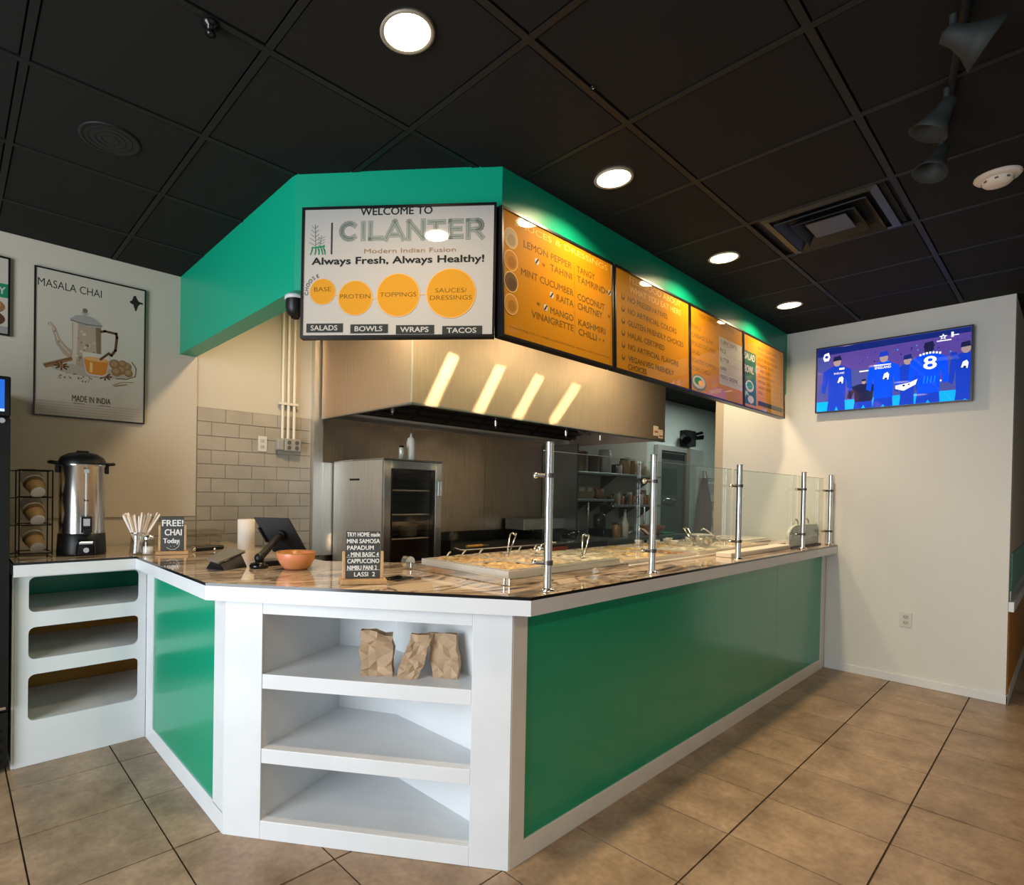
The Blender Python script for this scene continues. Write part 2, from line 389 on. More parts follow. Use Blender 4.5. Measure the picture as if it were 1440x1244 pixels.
# hall side of that wall
wh = MB().box(XW+0.14, 10.2, YW, YW+0.12, 0, ZC+0.02, WALLM).build('wall_hall', kind='structure')
MB().box(XW+0.05, 10.2, YW-0.006, YW, 0.0, 0.66, ORANGE).build('wainscot_panel', wh, label='orange painted lower panel')
MB().box(XW+0.15, 10.2, YW-0.008, YW, 0.79, 1.06, GREEN).build('wainscot_panel', wh, label='green painted band')
MB().box(XW+0.10, 10.2, YW-0.008, YW, 0.72, 0.79, STEELD).build('steel_band', wh)
MB().box(XW+0.005, 10.2, YW-0.03, YW, 0.655, 0.725, WHITE).build('chair_rail', wh, bevel=0.003, label='white chair rail')
MB().box(XW+0.15, 10.2, YW-0.012, YW, 0.0, 0.09, WHITE).build('skirting', wh)
MB().box(10.2, 10.32, -2.8, 4.3, 0, ZC+0.1, PALEG).build('wall_far', kind='structure')
# walls behind the camera with the shop windows
wl = MB()
wl.box(-2.8, -2.68, -2.8, 4.3, 0, 0.3, WALLT).box(-2.8, -2.68, -2.8, 4.3, 2.5, ZC+0.1, WALLT).box(-2.8, -2.68, -2.8, -1.4, 0.3, 2.5, WALLT).box(-2.8, -2.68, 3.2, 4.3, 0.3, 2.5, WALLT)
wl.build('wall_left', kind='structure')
wn = MB()
for y in (-1.4, -0.25, 0.9, 2.05, 3.16): wn.box(-2.74, -2.69, y, y+0.04, 0.3, 2.5, BLACK)
wn.box(-2.74, -2.69, -1.4, 3.2, 0.3, 0.34, BLACK).box(-2.74, -2.69, -1.4, 3.2, 2.46, 2.5, BLACK)
wn = wn.build('window_1', kind='structure')
for y in (-1.36, -0.21, 0.94, 2.09): MB().box(-2.718, -2.712, y, y+1.11 if y < 2 else 3.16, 0.34, 2.46, WINGL).build('pane', wn)
wf = MB()
wf.box(-2.8, 10.3, -2.8, -2.68, 0, 0.3, WALLT).box(-2.8, 10.3, -2.8, -2.68, 2.5, ZC+0.1, WALLT).box(-2.8, -1.6, -2.8, -2.68, 0.3, 2.5, WALLT).box(2.0, 10.3, -2.8, -2.68, 0.3, 2.5, WALLT)
wf.build('wall_front', kind='structure')
wn = MB()
for x in (-1.6, -0.4, 0.8, 1.96): wn.box(x, x+0.04, -2.74, -2.69, 0.3, 2.5, BLACK)
wn.box(-1.6, 2.0, -2.74, -2.69, 0.3, 0.34, BLACK).box(-1.6, 2.0, -2.74, -2.69, 2.46, 2.5, BLACK)
wn = wn.build('window_2', kind='structure')
for x in (-1.56, -0.36, 0.84): MB().box(x, x+1.16 if x < .5 else 1.96, -2.718, -2.712, 0.34, 2.46, WINGL).build('pane', wn)

# ---- green soffit
def offset_poly(pts, d):
    """offset an open polyline to its own side by d, mitred"""
    out = []; n = len(pts)
    for i in range(n):
        ns = []
        if i > 0: a, b = Vector(pts[i-1]), Vector(pts[i]); t = (b-a).normalized(); ns.append(Vector((t.y, -t.x)))
        if i < n-1: a, b = Vector(pts[i]), Vector(pts[i+1]); t = (b-a).normalized(); ns.append(Vector((t.y, -t.x)))
        m = sum(ns, Vector((0,0))).normalized(); k = d/m.dot(ns[0]); out.append((pts[i][0]+m.x*k, pts[i][1]+m.y*k))
    return out
def strip(m, pts, d, z0, z1, mt):
    q = offset_poly(pts, d); n = len(pts)
    for i in range(n-1):
        m.prism([tuple(pts[i]), tuple(pts[i+1]), q[i+1], q[i]], z0, z1, mt)
    return m
SOF = [(1.2189, YB), (1.2189, 2.3936), (1.8774, 1.7025), (XW, 1.7025)]
def shell(pts, d, z0, z1, mt):
    q = offset_poly(pts, d); m = MB(); m.prism(list(map(tuple, pts))+q[::-1], z0, z1, mt); return m
sof = shell(SOF, -0.11, 2.357, ZC+0.02, GREENP).build('soffit_beam', kind='structure')

# ================================================================== COUNTER
# worktop
OUT = [(0.250, 3.3806), (0.7934, 3.3806), (0.7934, 2.2868), (1.6253, 1.2958), (XW-0.004, 1.2958)]
top_poly = OUT+[(XW-0.004, 2.25), (1.98, 2.25), (1.55, 2.65), (1.55, YB-0.034), (0.250, YB-0.034)]
wt = thing('countertop', 'brown marble countertop with thin black edge wrapping the angled white and green counter', 'countertop', (0,0,0))
MB().prism(top_poly, 1.035, 1.047, mat('black_edge', (0.01,0.01,0.01), 0.15), MARBLE).build('marble_top', wt)
fa = MB(); q = offset_poly(OUT, -0.02)
strip(fa, OUT, -0.02, 0.977, 1.035, WHITE); fa.build('fascia', wt, label='white fascia board under the marble')
# substrate below the top
MB().prism(offset_poly(OUT, -0.022)+[(XW-0.006, 2.24), (1.98, 2.24), (1.56, 2.64), (1.54, YB-0.03), (0.29, YB-0.03)], 1.0, 1.034, WHITE).build('deck_board', wt)

# long base
lb = thing('counter_base', 'long counter base with green panels framed by white boards, under the food line', 'counter')
YC = 1.3711; y0 = YC
TRIMW = mat('white_trim', (0.72, 0.70, 0.66), 0.4, var=0.05, vscale=8)
MB().box(1.700, 4.498, y0+0.007, y0+0.02, 0.08, 0.977, GREEN).build('front_panel', lb, bevel=0.001, label='long green panel')
MB().box(4.5, 5.565, y0+0.007, y0+0.02, 0.08, 0.977, GREEN).build('front_panel', lb, bevel=0.001, label='shorter green panel')
MB().box(1.6180, 1.703, y0, y0+0.02, 0.085, 0.976, TRIMW).build('stile', lb, bevel=0.002)
MB().box(5.560, XW-0.014, y0, y0+0.02, 0.085, 0.976, TRIMW).build('stile', lb, bevel=0.002)
MB().box(1.6180, XW-0.014, y0, y0+0.02, 0.0, 0.085, TRIMW).build('bottom_rail', lb, bevel=0.002)
MB().box(1.70, XW-0.014, y0+0.022, 2.20, 0.0, 0.975, STEELD).build('carcass', lb)

# side base (green, faces the window)
XD = 0.8705
sb = thing('counter_base', 'short counter side with one bright green panel between the two white shelf units', 'counter')
MB().box(XD+0.007, XD+0.02, 2.385, 3.335, 0.085, 0.977, GREEN).build('front_panel', sb, bevel=0.001)
MB().box(XD, XD+0.02, 3.325, 3.458, 0.0, 0.976, WHITE).build('stile', sb, bevel=0.002)
MB().box(XD, XD+0.02, 2.280, 2.392, 0.085, 0.976, WHITE).build('stile', sb, bevel=0.002)
MB().box(XD, XD+0.02, 2.280, 3.325, 0.0, 0.092, WHITE).build('bottom_rail', sb, bevel=0.002)

# diagonal shelf cabinet
P1 = Vector((0.8705, 2.2762)); P2 = Vector((1.6138, 1.3711)); tt = (P2-P1).normalized(); nn = Vector((-tt.y, tt.x))  # nn points inward
if nn.dot(Vector((1, 1))) < 0: nn = -nn
DL = (P2-P1).length
dc = thing('shelf_cabinet', 'white angled shelf cabinet at the counter corner holding brown paper bags', 'cabinet')
def dpt(s, d=0.0): p = P1+tt*s+nn*d; return (p.x, p.y)
def dboard(name, s0, s1, z0, z1, d0=0.0, d1=0.02, m=WHITE, bev=0.002):
    return MB().prism([dpt(s0,d0), dpt(s1,d0), dpt(s1,d1), dpt(s0,d1)], z0, z1, m).build(name, dc, bevel=bev)
dboard('post', 0.0, 0.166, 0.0, 0.976)
dboard('post', 1.021, DL, 0.0, 0.976)
dboard('top_rail', 0.166, 1.021, 0.921, 0.976)
dboard('bottom_rail', 0.166, 1.021, 0.0, 0.076, -0.0, 0.02)
B1, B2, BR_ = (1.464, 2.34), (1.625, 2.09), (1.640, 1.60)
A0, A1 = dpt(0.166, 0.02), dpt(1.021, 0.02)
for z in (0.676, 0.371, 0.076):
    MB().prism([A0, B1, B2, BR_, A1], z-0.018, z-0.0005, WHITE).build('shelf', dc)
for z0, z1 in ((0.616, 0.6755), (0.311, 0.3705)):
    dboard('shelf_edge', 0.1665, 1.0205, z0, z1, 0.002, 0.022)
iw = MB(); ip = [A0, B1, B2, BR_, A1]
for a, b in zip(ip, ip[1:]):
    av, bv = Vector(a), Vector(b); t = (bv-av).normalized(); n2 = Vector((-t.y, t.x))*0.012
    m = MB(); m.prism([a, b, (b[0]+n2.x, b[1]+n2.y), (a[0]+n2.x, a[1]+n2.y)], 0.0, 0.961, WHITE); m.build('inner_wall', dc)
MB().prism(ip, 0.962, 0.975, WHITE).build('top_board', dc)

# pass shelf unit with rounded openings
su = thing('shelf_unit', 'white shelf unit with three round-cornered openings under the urn', 'shelf unit')
YS = 3.4602
def arc(cx, cz, r, a0, a1, n=6): return [(cx+r*math.cos(a0+(a1-a0)*i/n), cz+r*math.sin(a0+(a1-a0)*i/n)) for i in range(n+1)]
fp = MB(); ox0, ox1 = 0.319, 0.831; ops = [(0.782, 0.962), (0.541, 0.705), (0.226, 0.463)]
def zbox(x0, x1, z0, z1): fp.box(x0, x1, YS, YS+0.018, z0, z1, WHITE)
zbox(0.262, ox0, 0, 0.976); zbox(ox1, 0.869, 0, 0.976)
zs = [0.976]+[v for a, b in ops for v in (b, a)]+[0.0]
for k in range(0, len(zs), 2): zbox(ox0, ox1, zs[k+1], zs[k])
R = 0.03
def filler(pts):
    n = len(pts); v = [(x, YS, z) for x, z in pts]+[(x, YS+0.018, z) for x, z in pts]
    a = sum(pts[i][0]*pts[(i+1)%n][1]-pts[(i+1)%n][0]*pts[i][1] for i in range(n))
    fr = list(range(n)); bk = [n+i for i in range(n)][::-1]
    fp.add(v, [tuple(fr), tuple(bk)]+[(i,(i+1)%n,n+(i+1)%n,n+i) for i in range(n)], WHITE)
for z0, z1 in ops:
    filler([(ox0, z0)]+arc(ox0+R, z0+R, R, 1.5*PI, PI)); filler([(ox1, z0)]+arc(ox1-R, z0+R, R, 1.5*PI, 2*PI))
    filler([(ox0, z1)]+arc(ox0+R, z1-R, R, 0.5*PI, PI)); filler([(ox1, z1)]+arc(ox1-R, z1-R, R, 0.5*PI, 0))
fp.build('face_panel', su)
MB().box(0.262, 0.280, YS+0.019, 4.05, 0, 0.975, WHITE).build('side_panel', su); MB().box(1.20, 1.216, YS+0.019, 4.05, 0, 0.975, WHITE).build('side_panel', su)
for z0, z1 in ops: MB().box(0.281, 1.199, YS+0.019, 4.05, z0-0.02, z0-0.001, mat('shelf_top', (0.68, 0.68, 0.66), 0.4)).build('shelf', su)
MB().box(0.250, 0.262, 3.462, 4.05, 0.0, 0.976, WHITE).build('end_panel', su, bevel=0.002)
MB().box(0.70, 0.83, YS-0.002, YS-0.0005, 0.966, 0.970, BLACK).build('catch', su)

# ================================================================== SIGNS AND SCREENS
def scr(name, col, e=0.0, rough=0.06): return mat(name, col, 0.6, emit=e, spec=0.05, coat=0.8)
S_WHITE = scr('print_white', (0.41, 0.395, 0.37)); S_INK = scr('print_ink', (0.018, 0.022, 0.02)); S_GREY = scr('print_grey_green', (0.12, 0.17, 0.145))
S_ORG = scr('print_orange', (0.40, 0.165, 0.004), 0.12); S_ORG2 = scr('print_orange_pale', (0.66, 0.34, 0.07), 0.12); S_BROWN = scr('print_brown', (0.13, 0.07, 0.01), 0.0)
S_DISC = scr('print_mustard', (0.50, 0.235, 0.02), 0.10); S_GRN = scr('print_green', (0.02, 0.20, 0.09)); S_RIM = scr('print_tan_rim', (0.62, 0.36, 0.12), 0.1)
S_DK = scr('print_charcoal', (0.035, 0.04, 0.038)); S_CAP = scr('print_caption', (0.26, 0.17, 0.10))
BEZ = mat('sign_bezel', (0.006, 0.006, 0.007), 0.3)

TILT = 0.030
def board(name, label, cat, o, u, v, n, w, h, face, group=None, th=0.045, bz=0.011, world=True):
    """framed flat board: backing, four-sided frame, printed face"""
    t = thing(name, label, cat, group=group)
    o, u, v, n = Vector(o), Vector(u).normalized(), Vector(v).normalized(), Vector(n).normalized()
    def bx(a0, a1, b0, b1, c0, c1, m, mb):
        vs = [o+u*a+v*b+n*c for c in (c0, c1) for a, b in ((a0,b0),(a1,b0),(a1,b1),(a0,b1))]
        mb.add(vs, [(0,1,2,3),(7,6,5,4),(0,4,5,1),(1,5,6,2),(2,6,7,3),(3,7,4,0)], m)
    m = MB(); bx(0.001, w-0.001, 0.001, h-0.001, -th, -0.003, BEZ, m); m.build('casing', t)
    m = MB(); bx(0, w, 0, bz, -th*0.8, 0.002, BEZ, m); bx(0, w, h-bz, h, -th*0.8, 0.002, BEZ, m); bx(0, bz, bz, h-bz, -th*0.8, 0.002, BEZ, m); bx(w-bz, w, bz, h-bz, -th*0.8, 0.002, BEZ, m)
    m.build('bezel', t)
    p = Panel(o-n*0.0029, u, v, n); p.rect(bz, bz, w-bz, h-bz, face)
    return t, p

# --- welcome sign on the diagonal
A_, B_ = Vector((1.1958, 2.2818, 2.692)), Vector((1.8004, 1.6628, 2.692)); W0 = (B_-A_).length; H0 = 2.692-2.1079
U0 = (B_-A_).normalized(); N0 = Vector((U0.y, -U0.x, 0)); N0 = N0 if N0.x < 0 else -N0
NT = (N0+Vector((0,0,0.0105))).normalized(); VT = (Vector((0,0,-1))+N0*0.0105).normalized()
t, p = board('welcome_sign', 'white welcome sign with four orange circles and grey striped lettering on the angled soffit', 'sign', A_-N0*0.003, U0, VT, NT, W0, H0, S_WHITE)
def zx(X): return (X-110)/1225*W0
def zy(Y, X=700): return (Y-(97-(X-110)*0.026))/836*H0
def bt(s, X0, Y0, X1, Y1, m, bold=0.0): p.text(s, zx(X0), zy(Y0, (X0+X1)/2), zx(X1), zy(Y1, (X0+X1)/2), m, bold)
bt('WELCOME TO', 485, 92, 938, 140, S_INK, 0.004)
# striped wordmark: nested strokes
def arcp(cx, cy, rx, ry, a0, a1, n=14): return [(cx+rx*math.cos(math.radians(a0+(a1-a0)*i/n)), cy-ry*math.sin(math.radians(a0+(a1-a0)*i/n))) for i in range(n+1)]
LET = {'C': (1.0, [arcp(.52,.5,.36,.36,50,310)]), 'I': (.36, [[(.18,.14),(.18,.86)]]), 'L': (.80, [[(.16,.14),(.16,.86),(.66,.86)]]),
       'A': (1.0, [[(.10,.90),(.5,.10),(.90,.90)],[(.30,.72),(.70,.72)]]), 'N': (.98, [[(.16,.90),(.16,.12),(.82,.88),(.82,.10)]]), 'T': (.92, [[(.14,.16),(.78,.16)],[(.43,.16),(.43,.90)]]),
       'E': (.84, [[(.68,.14),(.20,.14),(.20,.86),(.68,.86)],[(.20,.5),(.62,.5)]]), 'R': (.90, [[(.16,.90),(.16,.14),(.55,.14)]+arcp(.55,.35,.21,.21,90,-90,8)+[(.30,.56)],[(.50,.56),(.80,.90)]])}
word = 'CILANTER'; tot = sum(LET[c][0] for c in word); X0, X1, Y0, Y1 = zx(345), zx(1262), zy(172), zy(306)
for wi, mt in ((.235, S_GREY), (.185, S_WHITE), (.145, S_GREY), (.095, S_WHITE), (.055, S_GREY)):
    x = X0
    for c in word:
        cw = LET[c][0]/tot*(X1-X0)
        for st in LET[c][1]:
            pts = [(x+px/LET[c][0]*cw, Y0+py*(Y1-Y0)) for px, py in st]
            p.line(pts, wi*(Y1-Y0), mt)
        x += cw
p.rect(zx(298), zy(182), zx(308), zy(384), S_DK)
# sprig emblem
cx = zx(195)
p.line([(cx, zy(192)), (zx(200), zy(330))], 0.0022, S_GREY)
for k in range(5):
    yy = zy(215+k*26); l = 0.014+0.003*k
    p.line([(cx-l, yy-0.010), (cx, yy+0.004), (cx+l*0.9, yy-0.010)], 0.0020, S_GREY)
p.line([(zx(237), zy(262)), (zx(228), zy(335))], 0.0018, S_GREY)
for k in range(4):
    yy = zy(280+k*17); p.line([(zx(237)-0.014, yy-0.006), (zx(235), yy+0.002), (zx(237)+0.014, yy-0.006)], 0.0016, S_GREY)
p.line([(zx(178), zy(340)), (zx(255), zy(332))], 0.006, S_GRN)
for a, b in ((180,168),(200,197),(215,222),(232,245),(248,262)): p.line([(zx(a), zy(338)), (zx((a+b)/2+3), zy(358)), (zx(b), zy(381))], 0.0055, S_GRN)
bt('Modern Indian Fusion', 512, 352, 1088, 380, S_CAP)
bt('Always Fresh, Always Healthy!', 178, 404, 1262, 462, S_INK, 0.004)
for a, b, c in ((330, 360, 640), (565, 600, 668), (862, 908, 645)): p.rect(zx(a), zy(c), zx(b), zy(c+5), S_RIM)
for X, Y, r, lines in ((250,622,83,['BASE']), (460,665,110,['PROTEIN']), (732,650,136,['TOPPINGS']), (1062,643,155,['SAUCES/','DRESSINGS'])):
    r_ = r/1225*W0; p.disc(zx(X), zy(Y), r_, S_RIM, n=40); p.disc(zx(X), zy(Y), r_*0.965, S_DISC, n=40)
    for i, s in enumerate(lines):
        hw = {'BASE':54,'PROTEIN':96,'TOPPINGS':115,'SAUCES/':98,'DRESSINGS':130}[s]; yy = Y-18+(i*46-(len(lines)-1)*24)
        bt(s, X-hw, yy, X+hw, yy+28, S_BROWN)
for i, c in enumerate('CHOOSE'):
    a = math.radians(186-i*15.5); p.char(c, zx(250)+0.066*math.cos(a), zy(622)-0.066*math.sin(a), 0.016, PI/2-a, S_DK)
p.k += 1
for a, b, s in ((150,385,'SALADS'), (433,672,'BOWLS'), (722,962,'WRAPS'), (1012,1258,'TACOS')):
    p.rect(zx(a), zy(840, a), zx(b), zy(897, a), S_DK); p.text(s, zx(a+28), zy(852, a), zx(b-36), zy(884, a), S_WHITE, 0.02)
p.build('printed_face', t)

# --- four orange menu boards
YM = 1.6422; ZT, ZB = 2.6823, 2.1097; BH = ZT-ZB
XS = [1.8185, 2.7259, 3.63, 4.5245, 5.4242]
def leaf(p, a, b, s=0.012):
    p.poly([(a-s,b-s*.2),(a-s*.3,b-s),(a,b),(a-s*.2,b+s*.4)], S_BROWN); p.poly([(a,b),(a+s*.9,b-s*1.1),(a+s*.7,b),(a,b+s*.9)], S_BROWN)
def badge(p, a, b, r=0.016): p.disc(a, b, r, S_WHITE); p.line([(a-.4*r,b+.5*r),(a+.45*r,b-.55*r)], r*.55, S_INK)
# board of sauces
t, p = board('menu_board', 'orange menu board of sauces with food photo circles down one edge', 'menu board', (XS[0], YM+BH*TILT*.5, ZT), (1,0,0), (0,-TILT,-1), (0,-1,TILT), XS[1]-XS[0]-0.012, BH, S_ORG, 'orange menu boards under the green soffit')
p.text('SAUCES & DRESSINGS', 0.09, 0.030, 0.845, 0.058, S_ORG2, 0.0)
for s, a, b, c in (('LEMON PEPPER', 0.150, 0.520, 0.107), ('TAHINI', 0.345, 0.520, 0.160), ('MINT CUCUMBER', 0.132, 0.532, 0.238), ('RAITA', 0.394, 0.532, 0.293), ('MANGO', 0.345, 0.530, 0.365), ('VINAIGRETTE', 0.205, 0.530, 0.414),
                   ('TANGY', 0.563, 0.722, 0.108), ('TAMRIND', 0.563, 0.820, 0.156), ('COCONUT', 0.568, 0.812, 0.245), ('CHUTNEY', 0.568, 0.792, 0.292), ('KASHMIRI', 0.573, 0.818, 0.372), ('CHILLI', 0.575, 0.735, 0.420)):
    p.text(s, a, c, b, c+0.032, S_BROWN, 0.008)
p.rect(0.5405, 0.10, 0.5425, 0.47, S_BROWN)
badge(p, 0.245, 0.178); leaf(p, 0.295, 0.182); badge(p, 0.355, 0.308); badge(p, 0.309, 0.378); leaf(p, 0.255, 0.375); badge(p, 0.862, 0.172); leaf(p, 0.838, 0.172); leaf(p, 0.855, 0.30); leaf(p, 0.765, 0.440, .008); leaf(p, 0.80, 0.440, .008)
for b, c in ((0.127, (0.42,0.33,0.2)), (0.226, (0.42,0.18,0.02)), (0.321, (0.12,0.07,0.03)), (0.420, (0.45,0.22,0.03))):
    p.disc(0.062, b, 0.047, S_RIM); p.disc(0.062, b, 0.042, scr('dip_%d' % int(b*1000), c)); p.disc(0.067, b+0.006, 0.026, scr('dip_in_%d' % int(b*1000), tuple(x*0.7 for x in c)))
p.text('Consuming raw or undercooked food may increase your risk of illness', 0.05, 0.515, 0.86, 0.524, S_BROWN)
p.build('printed_face', t)
# board two
t, p = board('menu_board', 'orange menu board listing six bulleted lines from no preservatives to vegan friendly choices', 'menu board', (XS[1]+0.004, YM+BH*TILT*.5, ZT), (1,0,0), (0,-TILT,-1), (0,-1,TILT), XS[2]-XS[1]-0.008, BH, S_ORG, 'orange menu boards under the green soffit')
p.text('FEEL GOOD ABOUT', 0.16, 0.022, 0.78, 0.058, S_ORG2, 0.004); p.text('WHAT YOU EAT HERE', 0.16, 0.078, 0.78, 0.112, S_ORG2, 0.004)
for i, (s, b) in enumerate((('NO PRESERVATIVES', 0.60), ('NO ARTIFICIAL COLORS', 0.72), ('GLUTEN FRIENDLY CHOICES', 0.81), ('HALAL CERTIFIED', 0.56), ('NO ARTIFICIAL FLAVORS', 0.74), ('VEGAN/VEG FRIENDLY', 0.68))):
    c = 0.142+i*0.0665; p.text(s, 0.138, c, b, c+0.031, S_BROWN, 0.004); p.disc(0.088, c+0.016, 0.018, S_BROWN); p.disc(0.088, c+0.010, 0.011, S_ORG)
p.text('CHOICES', 0.138, 0.520, 0.34, 0.550, S_BROWN, 0.004)
p.build('printed_face', t)
# board three
t, p = board('menu_board', 'orange menu board with an inset white price panel and bowl photo', 'menu board', (XS[2]+0.004, YM+BH*TILT*.5, ZT), (1,0,0), (0,-TILT,-1), (0,-1,TILT), XS[3]-XS[2]-0.008, BH, S_ORG, 'orange menu boards under the green soffit')
p.text('FRESH TOPPINGS', 0.14, 0.03, 0.42, 0.060, S_BROWN); p.text('PROTEINS', 0.50, 0.03, 0.72, 0.058, S_BROWN)
for i, (s, b) in enumerate((('PURPLE', 0.16), ('CABBAGE SLAW', 0.36), ('PICKLED CUCUMBER', 0.40), ('SALAD', 0.15), ('ROASTED PUMPKIN', 0.40), ('CORN CHILLI', 0.30))):
    p.text(s, 0.03, 0.125+i*0.055, b, 0.153+i*0.055, S_BROWN)
p.rect(0.455, 0.125, 0.868, 0.46, S_WHITE)
for i, s in enumerate(('CURRY LENTIL', 'RICE', 'BUTTER', 'NAAN', 'MIXED GREENS')): p.text(s, 0.475, 0.142+i*0.062, 0.475+0.028*len(s)*0.9, 0.170+i*0.062, S_INK); p.rect(0.465, 0.180+i*0.062, 0.86, 0.1812+i*0.062, S_GREY)
p.disc(0.13, 0.50, 0.11, S_GREY, 0.055); p.disc(0.13, 0.495, 0.095, S_WHITE, 0.042); p.disc(0.12, 0.49, 0.06, S_GRN, 0.025); p.disc(0.16, 0.50, 0.04, S_ORG2, 0.018)
p.build('printed_face', t)
# board four
t, p = board('menu_board', 'orange menu board beside the white wall, with green salad and bowl picture strip', 'menu board', (XS[3]+0.004, YM+BH*TILT*.5, ZT), (1,0,0), (0,-TILT,-1), (0,-1,TILT), XS[4]-XS[3]-0.004, BH, S_ORG, 'orange menu boards under the green soffit')
p.rect(0.012, 0.135, 0.25, 0.54, scr('photo_green', (0.03, 0.10, 0.06))); p.text('SALAD', 0.02, 0.15, 0.23, 0.20, S_WHITE, .02); p.text('BOWL', 0.02, 0.245, 0.20, 0.30, S_WHITE, .02)
p.disc(0.12, 0.40, 0.08, S_WHITE, 0.045); p.disc(0.12, 0.395, 0.06, S_GRN, 0.03); p.disc(0.14, 0.50, 0.06, S_WHITE, 0.03)
for i, s in enumerate(('BUILD YOUR OWN', 'CHICKEN TIKKA', 'BUTTER CHICKEN', 'PANEER TIKKA', 'LAMB CURRY', 'CHANA MASALA', 'MIXED VEG', 'ALOO GOBI', 'DAL')):
    p.text(s, 0.30, 0.06+i*0.044, 0.30+0.030*len(s), 0.082+i*0.044, S_BROWN); p.rect(0.28, 0.092+i*0.044, 0.86, 0.093+i*0.044, S_RIM)
p.rect(0.29, 0.49, 0.85, 0.525, S_DK)
p.build('printed_face', t)

# --- wall mounted TV
t, p = board('wall_tv', 'wall-mounted flat TV showing a blue cricket team, on the white wall', 'tv', (5.600, 1.462, 2.707), (0,-1,0), (0,0,-1), (-1,0,0), 0.962, 0.549, scr('tv_sky', (0.05, 0.06, 0.28), 0.9, 0.08), th=0.035, bz=0.010)
def tv(name, c, e=1.0): return scr('tv_'+name, c, e, 0.08)
TB, TB2, TB3, TW, TP, TS, TC, TD = tv('blue',(0.0,0.055,0.72)), tv('mid_blue',(0.005,0.035,0.42)), tv('deep',(0.005,0.015,0.14)), tv('white',(0.75,0.78,0.85)), tv('purple',(0.075,0.045,0.25)), tv('skin',(0.30,0.22,0.22)), tv('cyan',(0.0,0.32,0.85)), tv('dark',(0.008,0.01,0.05))
p.rect(0.012, 0.012, 0.95, 0.08, TB3); p.poly([(0.10,0.07),(0.95,0.05),(0.95,0.20),(0.30,0.23),(0.10,0.20)], TP)
for i in range(46): p.disc(random.uniform(0.2,0.93), random.uniform(0.09,0.20), random.uniform(0.003,0.007), random.choice([TP,TB3,TB2,TC]), n=6)
p.rect(0.012, 0.22, 0.95, 0.47, tv('stand', (0.05,0.06,0.25))); p.rect(0.012, 0.46, 0.95, 0.54, TC); p.rect(0.30, 0.235, 0.42, 0.245, TW)
for i in range(30): p.disc(random.uniform(0.02,0.93), random.uniform(0.26,0.44), random.uniform(0.004,0.010), random.choice([TB3,TW,TB2,TP]), n=6)
def player(c, top, sc_, m, cap=TD, w=1.0, face=TS):
    h = 0.44*sc_
    G0 = len(p.V)
    p.poly([(c-.055*w,top+.34*sc_),(c+.055*w,top+.34*sc_),(c+.06*w,0.538),(c+.012,0.538),(c,top+.42*sc_),(c-.012,0.538),(c-.065*w,0.538)], TB2)
    p.poly([(c-.030,top+.085*sc_),(c+.030,top+.085*sc_),(c+.095*w,top+.125*sc_),(c+.105*w,top+.30*sc_),(c+.075*w,top+.31*sc_),(c+.062*w,top+.20*sc_),(c+.058*w,top+.37*sc_),(c-.058*w,top+.37*sc_),(c-.062*w,top+.20*sc_),(c-.080*w,top+.31*sc_),(c-.108*w,top+.29*sc_),(c-.095*w,top+.125*sc_)], m)
    p.disc(c, top+.055*sc_, .026*sc_, face, .034*sc_); p.poly([(c-.03*sc_,top+.045*sc_),(c-.024*sc_,top+.008),(c+.02*sc_,top+.002),(c+.032*sc_,top+.04*sc_)], cap)
    ymin = 1.462-0.951   # keep the picture inside the bezel
    for q in range(G0, len(p.V)):
        if p.V[q][1] < ymin: p.V[q] = (p.V[q][0], ymin, p.V[q][2])
player(0.60, 0.150, 0.92, TB2, TB3, 0.7); p.disc(0.86, 0.20, 0.02, TB2); player(0.33, 0.30, 0.5, TD)
player(0.150, 0.085, 1.0, TB2); player(0.455, 0.100, 1.0, TB, TB2); player(0.925, 0.110, 1.0, TB2, TD, 0.85); player(0.722, 0.075, 1.05, TB, TD, 1.1, TD)
p.rect(0.395, 0.205, 0.50, 0.213, TW); p.text('ENGLAND', 0.40, 0.22, 0.50, 0.238, TW, .02)
p.rect(0.165, 0.19, 0.20, 0.205, TW); p.text('ENGLAND', 0.13, 0.225, 0.20, 0.240, TW)
for a, b in ((0.175, 0.29), (0.47, 0.30), (0.92, 0.28)):
    p.poly([(a-.02,b+.02),(a-.01,b-.02),(a+.01,b-.03),(a+.02,b-.01),(a+.015,b+.03)], TW); p.disc(a, b+.02, .009, TB3)
p.poly([(0.53,0.385),(0.62,0.37),(0.66,0.35),(0.65,0.39),(0.58,0.43),(0.53,0.41)], TW); p.disc(0.58,0.39,0.008,TB3); p.disc(0.61,0.385,0.006,TB3)
p.text('8', 0.695, 0.190, 0.765, 0.285, TW, 0.03)
for i in range(7): a = 0.668+i*0.0185; p.rect(a, 0.165-0.010*math.sin(i/6*PI), a+0.012, 0.180-0.010*math.sin(i/6*PI), TW)
for i in range(4): p.line([(0.70+i*0.02, 0.34),(0.695+i*0.02, 0.39)], 0.003, TC)
st = [(0.800+(.024 if k%2==0 else .011)*math.sin(k*PI/5), 0.058-(.024 if k%2==0 else .011)*math.cos(k*PI/5)) for k in range(10)]
p.poly(st, TW); p.disc(0.800, 0.06, 0.006, TB2); p.text('1', 0.845, 0.032, 0.856, 0.068, TW, .03); p.rect(0.858, 0.052, 0.885, 0.059, TW); p.rect(0.765, 0.082, 0.845, 0.090, TW)
p.poly([(0.06,0.06),(0.09,0.05),(0.10,0.09),(0.09,0.12),(0.06,0.12),(0.05,0.09)], TW); p.disc(0.075,0.085,0.012,TB2)
p.build('screen_picture', t)
MB().box(5.635, XW, 0.85, 1.10, 2.30, 2.55, BLACK).build('wall_bracket', t)

